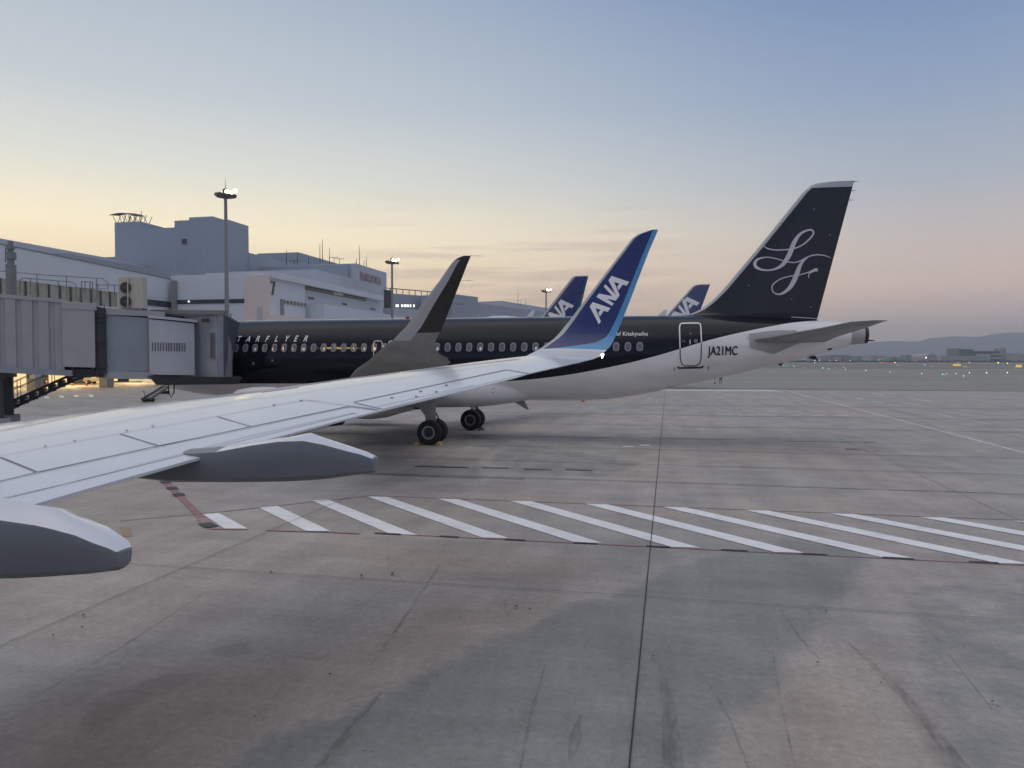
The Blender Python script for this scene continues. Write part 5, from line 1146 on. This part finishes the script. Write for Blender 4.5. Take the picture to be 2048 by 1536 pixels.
g_ = G(); xq = X7 + .12; a = onX(568, 600, xq); b = onX(610, 611, xq); g_.box(X7 - .2, xq, a.y, b.y, onX(568, 606.5, xq).z, onX(568, 600, xq).z, M['tlit'])
for k in range(7): y = lerp(a.y, b.y, k / 6.); g_.box(X7, xq + .1, y - .12, y + .12, onX(568, 606.5, xq).z, onX(568, 600, xq).z, M['gap'])
c_ = onX(562, 600, xq); g_.box(X7 - .2, xq + .1, c_.y, onX(567, 600, xq).y, 0, onX(562, 598, xq).z, M['troof']); g_.obj('framed_window', gb)
g_ = G(); a = onX(553, 632, X7 + 2); b = onX(650, 650, X7 + 2); g_.box(X7, X7 + 2, a.y, b.y, 0, onX(554, 629.5, X7 + 2).z, M['tpink']); g_.obj('low_annex', gb)
# the numeral
g_ = G(); A_ = lambda x, y: onX(x, y, X7 + .06)
g_.prism([A_(541.5, 562), A_(550.5, 563.4), A_(550.3, 567), A_(541.5, 565.6)], (.1, 0, 0), M['tdark']); g_.prism([A_(547.2, 566.3), A_(550.3, 566.8), A_(546.3, 590), A_(543.2, 589.5)], (.1, 0, 0), M['tdark']); g_.obj('gate_number', gb)['label'] = 'dark numeral 7'
# tall windowless block and the roofs behind
XT = -92.; cy = onX(458, 440, XT).y
def yz(x, y): p = onY(x, y, cy); return p
g_ = G(); a = yz(229, 445); b = yz(281, 450); c = yz(349, 455); d = yz(378, 440); e = yz(411, 434); f_ = yz(426, 438)
tw_top = 33.8
for xa, xb, z in ((a.x, b.x, a.z), (b.x, c.x, yz(320, 456).z), (c.x, d.x, yz(360, 441).z), (d.x, f_.x, yz(395, 434).z), (f_.x, XT, tw_top)):
    g_.box(xa, xb, cy, onX(497, 452, XT).y, 0, z, M['tblue'])
tower = g_.obj('tall_block', term)
g_ = G(); q = yz(369, 483); g_.box(q.x - .55, q.x + .55, cy - .12, cy, q.z - .55, q.z + .55, M['tdark']); g_.obj('vent_opening', tower)
g_ = G()
for x, y0, y1 in ((382, 482, 558), (410, 500, 558), (352, 520, 558)): p = yz(x, y0); q = yz(x, y1); g_.box(p.x - .06, p.x + .06, cy - .1, cy, q.z, p.z, M['tgrey'])
g_.objs('wall_pipe', tower)
# canopy on the block's end
g_ = G(); n7 = 12; p0 = yz(223, 431); p1 = yz(273, 436)
xsn = [lerp(p0.x, p1.x, i / n7) for i in range(n7 + 1)]
zc_ = [yz(0, 0).z * 0 + lerp(yz(240, 431).z, yz(240, 435).z, i / n7) + .5 * math.sin(math.pi * (i / n7)) for i in range(n7 + 1)]
g_.loft([[(x, cy - .6, z), (x, cy + 2.6, z + .5), (x, cy + 2.6, z + .68), (x, cy - .6, z + .15)] for x, z in zip(xsn, zc_)], M['steel'], True)
cz = a.z
for i in range(5):
    x = lerp(a.x + .4, b.x - .6, i / 4)
    for dy in (0, 3): g_.tube([(x, cy + .3 + dy, cz - .3), (x - 1.0, cy + .3 + dy, zc_[min(12, i * 3)] - .05 + dy * .2)], .07, M['steel'], 5); g_.tube([(x, cy + .3 + dy, cz - .3), (x + 1.0, cy + .3 + dy, zc_[min(12, i * 3)] - .05 + dy * .2)], .07, M['steel'], 5)
q = yz(264, 416); g_.tube([(q.x, cy + 3, cz + 1), (q.x, cy + 3, q.z)], .06, M['steel'], 5); g_.obj('roof_canopy', tower)
g_ = G(); g_.box(-130, XT, onX(497, 505, XT).y, onX(700, 560, XT).y + 25, 0, 27.9, M['tblue']); g_.obj('back_block', term)
g_ = G(); q = onX(200, 512, -110); g_.box(-140, -112, 60, cy - .5, 0, onX(200, 513, -112).z, M['tgrey']); g_.box(-111.9, -84, 92, cy - 1, 5, onX(230, 520, -84).z * .985, M['tblue']); g_.obj('rear_roof', term)
g_ = G(); p = onX(597, 518, -96); q = onX(640, 518, -96); g_.box(-108, -96, p.y, q.y + 12, 20, onX(640, 517, -96).z, M['tblue']); g_.obj('penthouse', term)
XF = -69.; ya = onX(712, 527, XF).y; yb = onX(773, 545, XF).y
g_ = G(); g_.box(-93, XF, ya, yb, 0, 25.65, M['tgrey']); fk = g_.obj('sign_block', term)
g_ = G(); a = onX(632, 540, XF).y; g_.box(-88, XF - .1, a, ya, 0, 22.0, M['tgrey']); g_.obj('front_wall', term)
g_ = G(); g_.box(-92.9, XF - 1.5, ya - 1.2, ya - .01, 22, 25.3, M['tblue']); g_.obj('side_wall', fk)
# FUKUOKA, red letters on the wall x = XF
p = onX(719.5, 559, XF); q = onX(761.5, 565.5, XF); v_, f_ = glyphs('FUKUOKA', 1, 0, 1.05, .03); wd = max(a[0] for a in v_); ht = max(a[1] for a in v_); Hs = onX(719.5, 543.5, XF).z - p.z
g_ = G(); vv = [(XF + .12, p.y + a / wd * (q.y - p.y), p.z + b / ht * Hs) for a, b, _ in v_]; g_.add(vv, f_, M['red']); g_.obj('sign_lettering', fk)['label'] = 'weathered red FUKUOKA letters'
# far wings of the terminal
def slab(name, xa, xb, da, db, ytop, m, thick=18, z0=0., par=term, ztop=None):
    a = ond(xa, 720, da); b = ond(xb, 720, db); z = ztop or CH + (720 - ytop) * da / 1500; d = (b - a); d.z = 0; n = Vector((-d.y, d.x, 0)).normalized() * thick
    g_ = G(); a.z = b.z = z0; up = Vector((0, 0, z - z0)); g_.hexa([a, b, b + n, a + n], [a + up, b + up, b + n + up, a + n + up], m); return g_.obj(name, par), (a, b, n, z)
o_, (A1, B1, N1, Z1) = slab('connecting_wing', 768, 955, 190, 212, 586, M['tblue'])
g_ = G()
for k in range(8):
    t = k / 16; p = A1.lerp(B1, t); g_.tube([(p.x, p.y, Z1), (p.x, p.y, Z1 + 1.25)], .10, M['steel'], 5)
g_.tube([(A1.x, A1.y, Z1 + 1.25), tuple(A1.lerp(B1, .52))[:2] + (Z1 + 1.2,)], .12, M['steel'], 5); g_.obj('roof_fence', o_)
slab('connecting_wing_bay', 768, 783, 186, 187, 578, M['tdark'], 2, ztop=CH + 140 * 186 / 1500)[0].name = 'stair_bay'
slab('raised_wing', 905, 956, 190, 200, 588, M['tblue'], 10)
g_ = G()
for x in (793, 796, 804, 809, 812, 816, 821, 828): p = ond(x, 611.5, 188); g_.box(p.x - .16, p.x + .16, p.y - .1, p.y, p.z - .3, p.z + .3, M['lampsoft'])
g_.objs('roof_lamp', o_)
slab('low_link', 786, 960, 178, 205, 616, M['tgrey'], 8)
slab('far_terminal', 935, 1330, 262, 470, 604, M['tblue'], 30)
slab('far_roof', 1003, 1130, 300, 360, 603, M['tgrey'], 30, ztop=CH + 115 * 300 / 1500 + .6)
slab('far_front', 880, 1400, 235, 520, 628, M['tgrey'], 20)
# roof antennas: each a thing
ants = [(573, 499, 527, 176), (595, 504, 530, 178), (617, 514, 530, 178), (640, 487, 518, 178), (645, 478, 518, 180), (659, 496, 527, 180), (719, 492, 528, 178), (713, 517, 528, 178), (728, 520, 532, 178), (733, 513, 534, 178), (1036, 577, 606, 300), (1042, 599, 606, 300), (1051, 598, 606, 300)]
base = None
for i, (x, y0, y1, d) in enumerate(ants):
    p = ond(x, y1 + 6, d); h = ond(x, y0, d).z - p.z; g_ = G(); g_.tube([(0, 0, 0), (0, 0, h * .6), (0, 0, h)], [.10, .07, .04], M['steel'], 5)
    o = g_.obj('roof_antenna'); o.location = p; tag(o, ('thin rod on the sloping roof, leftmost of the roof rods', 'thin rod where the roof slope meets the penthouse', 'short thin rod in front of the roof penthouse', 'thin rod left of the tallest roof rod', 'tallest of the rods on the terminal roof', 'thin rod just right of the two tallest rods', 'tall thin rod above the red lettering', 'short rod just left of the tall one above the red lettering', 'short rod just right of the tall one above the red lettering', 'small rod at the roof corner right of the red lettering', 'lone thin rod on the far low roof', 'stubby rod on the far low roof, left of two', 'stubby rod on the far low roof, right of two')[i], 'antenna', 'rods along the terminal roof')
tvs = [(588, 521, 527, 178), (668, 514, 528, 178), (679, 517, 528, 178)]
for i, (x, y0, y1, d) in enumerate(tvs):
    p = ond(x, y1 + 5, d); h = ond(x, y0, d).z - p.z; g_ = G(); g_.tube([(0, 0, 0), (0, 0, h)], .06, M['steel'], 5); g_.tube([(-1.1, -.2, h - .1), (1.1, .2, h - .1)], .05, M['steel'], 5)
    for q in (-1, -.5, 0, .5, 1): g_.tube([(q, -.5, h - .1), (q, .5, h - .1)], .03, M['steel'], 4)
    o = g_.obj('roof_aerial'); o.location = p; tag(o, ('small television aerial at the top of the sloping roof line', 'taller comb shaped aerial right of the roof penthouse', 'lower comb shaped aerial next to the taller one')[i], 'antenna')
# floodlight masts
def mast(x, ytop, d, label, r=.27, spire=20, hs=1.):
    p = ond(x, 720, d); H_ = CH + (720 - ytop) * d / 1500; X, Y = p.x, p.y
    m_ = thing('floodlight_mast', (X, Y, 0), label, 'light mast', 'floodlight masts in front of the terminal')
    g_ = G(); g_.tube([(X, Y, 0), (X, Y, H_ * .45), (X, Y, H_)], [r * 1.25, r, r * .7], M['mast'], 16); g_.obj('pole', m_, True)
    g_ = G(); g_.lathe((X, Y, H_), (0, 0, 1), [(-.25, .3), (-.1, 1.15 * hs), (.15, 1.2 * hs), (.2, 1.1 * hs), (.3, .35), (.9, .3)], M['lampd'], 20)
    g_.tube([(X, Y, H_ + .8), (X, Y, H_ + .9 + spire * d / 1500)], [.05, .015], M['mast'], 6); g_.obj('head_frame', m_)
    for k, (dx, dz, lit) in enumerate(((-1.15, .25, 0), (-.75, .3, 0), (.25, .55, 1), (.75, .35, 1), (1.3, .65, 1), (1.15, .0, 0))):
        c = Vector((X, Y, H_)) + R_ * dx * hs + Vector((0, 0, dz)) - FH * (.25 * lit); g_ = G()
        ax = (-FH * .8 + R_ * .5 + Vector((0, 0, -.3))).normalized()
        g_.lathe(c, ax, [(-.22, .12), (-.18, .2), (.02, .27), (.03, .24)], M['lampd'], 12)
        if lit: g_.lathe(c, ax, [(.0, .235), (.045, .22)], M['lamp'], 12)
        g_.obj('floodlight', m_)
mast(455, 395, 95, 'tallest floodlight mast, nearest, in front of the tall windowless block', .27, 22)
mast(785, 527, 150, 'middle floodlight mast, right of the red terminal lettering', .27, 10)
mast(1092, 584, 220, 'farthest and smallest floodlight mast, just left of the navy tail fin', .27, 8)

# the mast behind the stand whose lamps glint on the black hull
m_ = thing('floodlight_mast', (-35.5, .5, 0), 'floodlight mast outside the frame, seen only as amber glints on the black hull', 'light mast', 'floodlight masts in front of the terminal')
g_ = G(); g_.tube([(-35.5, .5, 0), (-35.5, .5, 23.5)], [.35, .2], M['mast'], 14); g_.obj('pole', m_, True)
LB = mat('apron_floodlight_glow', (.9, .7, .4), .4, emit=(1., .62, .16), estr=190.)
g_ = G(); g_.box(-38.6, -32.4, .4, .6, 23.3, 23.6, M['lampd']); g_.obj('head_frame', m_)
for k, dx in enumerate((.0, .45, .9, 1.3, 1.7, 2.3)):
    c = Vector((-35.5 + dx, .7, 23.9)); ax = Vector((.3, .85, -.4)).normalized(); g_ = G(); g_.lathe(c, ax, [(-.22, .12), (-.18, .2), (.02, .30), (.03, .27)], M['lampd'], 12); g_.lathe(c, ax, [(.0, .265), (.045, .25)], LB, 12); g_.obj('floodlight', m_)
# ================================================================== ground equipment
def cone(x, y, label, h=.7, grp=None):
    p = onz(x, y); g_ = G(); g_.box(p.x - .19, p.x + .19, p.y - .19, p.y + .19, 0, .04, M['cone']); g_.lathe((p.x, p.y, 0), (0, 0, 1), [(.04, .14), (h * .4, .10), (h * .42, .10), (h * .98, .035), (h, .02)], M['cone'], 16)
    r = thing('traffic_cone', (p.x, p.y, 0), label, 'traffic cone', grp); g_.obj('cone_body', r, True, angle=30)
    g2 = G(); g2.lathe((p.x, p.y, 0), (0, 0, 1), [(h * .45, .098), (h * .46, .10), (h * .62, .082), (h * .63, .075)], M['ana_white'], 16); g2.obj('reflective_band', r, True)
cone(1166, 803.5, 'lone red cone on the apron beyond the black jet, under the middle of its hull', .62)
cone(1430, 768, 'orange cone beside the walking person beyond the tail', .9)
cone(93.5, 770.5, 'red cone left of the stair foot, near the white vans', 1.1); cone(146, 770.5, 'red cone just right of the service stair, before the lit lobby', .9); cone(173, 772, 'larger red cone at the left of the concrete column base', 1.1)
# person beyond the tail
p = onz(1441, 768.5); H_ = 1.72; sc_m = H_ / 1.72
me = bpy.data.meshes.new('person'); V_ = [(0, 0, .95), (0, 0, 1.15), (0, 0, 1.40), (0, 0, 1.52), (0, 0, 1.62), (.02, 0, 1.72), (-.20, 0, 1.40), (-.25, .02, 1.12), (-.22, .10, .90), (.20, 0, 1.40), (.25, -.02, 1.12), (.22, -.08, .90), (-.10, 0, .90), (-.12, .12, .50), (-.12, .05, .06), (-.12, .18, .03), (.10, 0, .90), (.11, -.10, .50), (.11, -.22, .08), (.11, -.10, .03)]
E_ = [(0, 1), (1, 2), (2, 3), (3, 4), (4, 5), (2, 6), (6, 7), (7, 8), (2, 9), (9, 10), (10, 11), (0, 12), (12, 13), (13, 14), (14, 15), (0, 16), (16, 17), (17, 18), (18, 19)]
me.from_pydata(V_, E_, []); po = bpy.data.objects.new('person', me); scn.collection.objects.link(po); po.location = (p.x, p.y, 0)
sk = po.modifiers.new('skin', 'SKIN'); rd = [.16, .15, .17, .06, .10, .09, .07, .05, .04, .07, .05, .04, .09, .07, .05, .04, .09, .07, .05, .04]
for i, r in enumerate(rd): me.skin_vertices[0].data[i].radius = (r, r * .8)
me.skin_vertices[0].data[0].use_root = True; po.modifiers.new('sub', 'SUBSURF').levels = 1; me.materials.append(M['cloth'])
tag(po, 'person in dark clothes walking on the apron beyond the black jet tail', 'person')
# wheel chocks
def chock(X, Y, m, label, s=1., grp=None):
    r = thing('wheel_chock', (X, Y, 0), label, 'wheel chock'); g_ = G(); g_.prism([Vector((X - .16 * s, Y, 0)), Vector((X + .16 * s, Y, 0)), Vector((X + .06 * s, Y, .17)), Vector((X - .04 * s, Y, .18))], (0, .45, 0), m); g_.obj('chock_body', r, bevel=.015)
    g_ = G(); g_.tube([(X, Y - .22, .1), (X + .05, Y - .3, .02), (X + .3 * s, Y - .32, .015)], .014, M['paintf'], 5); g_.obj('rope', r)
chock(-10.72 + .50, 32.75, M['chock'], 'yellow chock behind the near pair of main wheels'); chock(-10.72 - .52, 32.75, M['chock'], 'yellow chock ahead of the near pair of main wheels', -1.)
chock(-10.72 + .60, 40.2, M['dark'], 'dark chock with a wire loop behind the far pair of main wheels')
g_ = G(); q = Vector((-9.9, 40.1, 0))
for k in range(2): g_.tube([q + Vector((.1 + k * .15 + .3 * math.cos(a), .1 * k, .02 + .42 * math.sin(a))) for a in [math.pi * j / 8 for j in range(9)]], .012, M['rail'], 5)
tag(g_.obj('cable_hoop'), 'thin wire hoops lying beside the far main wheels', 'cable')
# tow bar near the nose
a = onz(292, 806); b = onz(333, 786); r = thing('tow_bar', tuple(a), 'dark folded belt ramp lying beyond the near wing, under the black jet nose', 'ramp')
d = (b - a).normalized(); n = Vector((-d.y, d.x, 0)); g_ = G()
for k in (-.35, .35): g_.prism([a + n * k + Vector((0, 0, .25)), b + n * k + Vector((0, 0, .7)), b + n * k + Vector((0, 0, .9)), a + n * k + Vector((0, 0, .45))], n * .12, M['steel'])
for k in range(9): q = a.lerp(b, k / 8); g_.tube([q - n * .35 + Vector((0, 0, .35 + .055 * k)), q + n * .35 + Vector((0, 0, .35 + .055 * k))], .04, M['steel'], 5)
g_.obj('ramp_frame', r); g_ = G()
for k in (0.1, .9):
    q = a.lerp(b, k); g_.lathe(q + Vector((0, 0, .18)), n, [(-.5, .18), (.5, .18)], M['tyre'], 14)
g_.tube([a, a + Vector((-.2, 0, 1.1)), a + Vector((-.4, .1, 1.0))], .03, M['steel'], 6); g_.objs('ramp_wheel', r)
# vehicles under the concourse
def pickup(x, y, label, yaw=0., L_=4.7, van=False):
    p = onz(x, y); Mx = Matrix.Translation(p) @ Matrix.Rotation(yaw, 4, 'Z'); r = thing('service_truck' if not van else 'service_van', tuple(p), label, 'truck' if not van else 'van')
    T = lambda q: Mx @ Vector(q)
    g_ = G(); w2 = .85
    side = [(-L_ / 2, .4), (-L_ / 2, 1.0), (-.2, 1.0), (-.1, 1.65), (.9, 1.7), (1.35, 1.1), (L_ / 2 - .1, .95), (L_ / 2, .45)] if not van else [(-L_ / 2, .35), (-L_ / 2, 1.85), (1.2, 1.95), (1.8, 1.15), (L_ / 2, 1.0), (L_ / 2, .4)]
    n = len(side); vs = [T((a, -w2, z)) for a, z in side] + [T((a, w2, z)) for a, z in side]; g_.add(vs, [list(range(n)), list(range(2 * n - 1, n - 1, -1))] + [(i, (i + 1) % n, n + (i + 1) % n, n + i) for i in range(n)], M['carw']); g_.obj('body', r, bevel=.05)
    g_ = G()
    gl = [(.0, 1.1), (.05, 1.5), (.85, 1.55), (1.2, 1.15)] if not van else [(.3, 1.15), (.3, 1.65), (1.15, 1.7), (1.6, 1.2)]
    for s in (-1, 1): g_.add([T((a, s * (w2 + .015), z)) for a, z in gl], [(0, 1, 2, 3)], M['glass'])
    g_.objs('side_window', r)
    for a in (-L_ * .3, L_ * .31):
        for s in (-1, 1):
            g_ = G(); c = T((a, s * w2, .33)); ax = Mx.to_3x3() @ Vector((0, s, 0)); g_.lathe(c, ax, [(-.15, .33), (.06, .33), (.07, .18)], M['tyre'], 18); g_.lathe(c, ax, [(.05, .17), (.08, .05)], M['rim'], 12); g_.obj('wheel', r)
pickup(201, 768, 'white pickup truck by the concrete column under the bridge', rad(15)); pickup(88, 763, 'white van parked left of the service stair in the lit lobby', rad(10), 4.4, True); pickup(118, 762.5, 'white van facing right behind the service stair', rad(20), 4.2, True)
# ================================================================== far airfield
random.seed(11)
def fbox(name, x0, x1, yt, d, m, label, cat='building', group=None, depth=40, yb=None, extra=None):
    a = ond(x0, 720, d); b = ond(x1, 720, d); z = CH + (720 - yt) * d / 1500; nrm = FH * depth; g_ = G(); a.z = b.z = 0; up = Vector((0, 0, z)); g_.hexa([a, b, b + nrm, a + nrm], [a + up, b + up, b + nrm + up, a + nrm + up], m)
    if extra: extra(g_, a, b, z)
    o = g_.obj(name); off = a.copy(); o.data.transform(Matrix.Translation(-off)); o.location = off
    return tag(o, label, cat, group)
def rows(n, m=None):
    def f(g_, a, b, z):
        w_ = (b - a)
        for r_ in range(n):
            zz = z * (r_ + .55) / n; q0 = a + w_ * .03 - FH * .15 + Vector((0, 0, zz)); q1 = a + w_ * .97 - FH * .15 + Vector((0, 0, zz)); h = Vector((0, 0, z * .18 / n)); g_.add([q0 - h, q1 - h, q1 + h, q0 + h], [(0, 1, 2, 3)], m or M['tdark'])
    return f
fbox('office_block', 1920, 1946, 698.5, 1500, M['city'], 'tallest grey far block with a stub tower, right across the runway', extra=rows(5)); fbox('stair_tower', 1916, 1921, 696.5, 1495, M['city'], 'narrow stub tower at the left end of the tallest far block')
fbox('long_block', 1946, 2000, 702, 1500, M['city'], 'long dark flat far block joined to the tallest one', extra=rows(4))
fbox('low_hangar', 1883, 1975, 711.5, 1350, M['city2'], 'long pale low hangar in front of the tallest far block'); fbox('flat_hangar', 1979, 2006, 708.5, 1400, M['city2'], 'flat roofed pale hangar right of the long far block', extra=rows(2))
fbox('white_depot', 2006, 2040, 707, 1450, M['city2'], 'pale depot near the right edge of the photo'); fbox('white_shed', 2040, 2080, 709, 1400, M['city2'], 'pale shed cut by the right edge of the photo')
fbox('water_tower_block', 2004, 2012, 696, 2300, M['city'], 'slim grey far tower right of the long block')
# arched hangar
a = ond(1853, 720, 1300); b = ond(1874, 720, 1300); g_ = G(); w_ = (b - a); a.z = b.z = 0; hh_ = CH + (720 - 707.5) * 1300 / 1500
g_.loft([[tuple(a + w_ * (.5 - .5 * math.cos(math.pi * k / 12)) + FH * dd + Vector((0, 0, hh_ * (.55 + .45 * math.sin(math.pi * k / 12)) if 0 < k < 12 else hh_ * .5))) for k in range(13)] + [tuple(b + FH * dd), tuple(a + FH * dd)] for dd in (0, 50)], M['city2'], True); o = g_.obj('arched_hangar', smooth=False); tag(o, 'pale round roofed hangar across the runway', 'hangar')
n_ = 0
ORD = 'first second third fourth fifth sixth seventh eighth ninth tenth eleventh twelfth thirteenth fourteenth fifteenth sixteenth seventeenth eighteenth nineteenth twentieth'.split()
def ordn(i): return ORD[i] if i < 20 else ('twenty ' + ORD[i - 20] if i < 40 else 'forty ' + ORD[i - 40])
for i in range(30):
    x = 1625 + i * 14.6 + random.uniform(-2, 2); wd = random.uniform(7, 17); yt = random.uniform(709.5, 714.8); d = random.uniform(1550, 2600); pale = random.random() > .6
    fbox('distant_building', x, x + wd, yt, d, M['city2'] if pale else M['city'], f"{ordn(i)} from the left of the small {'pale' if pale else 'grey'} and other boxes below the hills", 'building', 'distant buildings below the hills', extra=rows(2) if i % 2 else None)
fbox('distant_hall', 1742, 1758, 711.5, 1500, M['city2'], 'square pale far hall behind the airfield left of the round roofed hangar'); fbox('terminal_hall', 1660, 1700, 710, 1900, M['city'], 'broad grey far hall just right of the black jet exhaust')
# low dark hedge line of trees beyond the field
g_ = G(); random.seed(5)
for i in range(220):
    x = 1560 + i * 2.6; d = random.uniform(1250, 1290); p = ond(x, 720, d); r = random.uniform(2.2, 4.0); g_.lathe((p.x, p.y, -.5), (0, 0, 1), [(0, r * .8), (r * .5, r), (r * .9, r * .7), (r * 1.15, .3)], M['hill'], 7)
o = g_.obj('tree_line', smooth=True); tag(o, 'low dark line of bushes along the far edge of the field', 'bushes', kind='stuff')
# airfield lights
AL = []
LT = {}
CNT = {}
def light(kind, x, y, s=1.):
    CNT[kind] = CNT.get(kind, 0) + 1
    p = onz(x, y) if y > 721.5 else ond(x, y, 1200); d = (p - C0).length; r = .32 * d / 1500 * s
    if kind not in LT:
        g_ = G(); g_.lathe((0, 0, 0), (0, 0, 1), [(-1.2, .35), (-1.1, .5), (-.9, .9), (-.5, 1.05), (.1, 1.0), (.7, .6), (.95, .1)], M[kind], 10); LT[kind] = g_.obj('airfield_light'); o = LT[kind]
    else: o = LT[kind].copy(); scn.collection.objects.link(o)
    o.location = (p.x, p.y, max(p.z, 0) + r * 1.2); o.scale = (r, r, r)
    nm = {'lg': 'green', 'lw': 'white', 'ly': 'amber', 'lb': 'blue', 'lr': 'red'}[kind]
    AL.append((kind, nm, x, o))
z8 = lambda x, y: (1500 + x / 3.737, 640 + y / 3.737)
for x, y, s in ((250, 345, .8), (265, 345, .8), (281, 343, .7), (325, 345, 1), (330, 349, .8), (404, 354, .7), (490, 359, .7), (540, 361, 1.1), (550, 359, .9), (582, 360, .7), (593, 366, 1), (631, 357, .8), (1440, 407, 1.2), (1454, 411, .8), (1472, 403, 1), (1540, 400, 1), (1283, 402, 1), (1640, 397, 1.2), (1047, 390, 1), (1595, 351, .8), (1610, 352, .8), (1625, 352, .7), (1360, 346, .7), (1095, 338, .7), (1110, 340, .7), (1978, 361, .7)): light('lg', *z8(x, y), s)
for x, y, s in ((714, 372, 1), (866, 380, .9), (700, 355, .7), (1595, 420, 1), (1768, 396, 1), (1923, 395, 1), (2020, 441, .8), (1316, 284, 1.6), (486, 302, 1), (485, 322, .7), (690, 305, .9), (795, 305, .8), (1135, 313, .8), (1188, 307, 1.1), (824, 306, .8), (520, 303, .7), (1640, 318, .8), (600, 303, .7), (1555, 320, .6), (750, 303, .6), (960, 300, .6), (1230, 310, .6)): light('lw', *z8(x, y), s)
for x, y, s in ((585, 312, 1.2), (637, 307, 1), (645, 303, 1), (1055, 312, 1.2), (1083, 321, 1.2), (1792, 313, 1.3), (1855, 322, 1.6), (1925, 325, 1.2)): light('ly', *z8(x, y), s)
for x, y, s in ((678, 325, 1), (1302, 335, 1.2), (1312, 338, 1.2), (1053, 332, .8)): light('lb', *z8(x, y), s)
for x, y, s in ((978, 320, 1.2), (992, 321, 1.2), (1510, 413, .8)): light('lr', *z8(x, y), s)
for kd in LT:
    for i, (k_, nm, x, o) in enumerate(sorted((q for q in AL if q[0] == kd), key=lambda q: q[2])):
        tag(o, f'tiny {nm} airfield light, {ordn(i)} from the left of the {nm} ones', 'airfield light', f'{nm} airfield lights')
for i, (x, y, w_, h) in enumerate(((1533, 338, 26, 12), (1561, 338, 22, 12), (2009, 347, 36, 16))):
    X_, Y_ = z8(x, y); p = onz(X_, Y_ + h / 3.737 * .7); d = (p - C0).length; sw = w_ / 3.737 * d / 1500 / 2; sh = h / 3.737 * d / 1500
    r = thing('taxiway_sign', tuple(p), ('left of two small lit yellow signs side by side on the airfield', 'right of two small lit yellow signs side by side on the airfield', 'single lit yellow sign at the right edge of the airfield')[i], 'sign')
    q = [p - R_ * sw + Vector((0, 0, .3)), p + R_ * sw + Vector((0, 0, .3)), p + R_ * sw + Vector((0, 0, .3 + sh)), p - R_ * sw + Vector((0, 0, .3 + sh))]; g_ = G(); g_.prism(q, FH * .3, M['sign']); g_.obj('sign_face', r)
    g_ = G()
    for s in (-.7, .7): g_.tube([p + R_ * sw * s, p + R_ * sw * s + Vector((0, 0, .35))], .06, M['steel'], 5)
    g_.objs('sign_leg', r)
# ================================================================== haze
def haze(dens):
    g_ = G(); g_.box(-4500, 9500, -300, 10500, -1, 420, M['tw']); o = g_.obj('haze'); o.data.materials.clear()
    m = bpy.data.materials.new('haze_air'); m.use_nodes = True; t = m.node_tree; t.nodes.clear(); o_ = t.nodes.new('ShaderNodeOutputMaterial'); v = t.nodes.new('ShaderNodeVolumePrincipled')
    v.inputs['Color'].default_value = (.84, .92, 1, 1); v.inputs['Density'].default_value = dens; v.inputs['Anisotropy'].default_value = .2; t.links.new(v.outputs[0], o_.inputs['Volume'])
    o.data.materials.append(m); o['kind'] = 'stuff'; o['label'] = 'thin pale evening haze over the whole airfield'; o['category'] = 'haze'; return o
haze(.00017)
#PART4
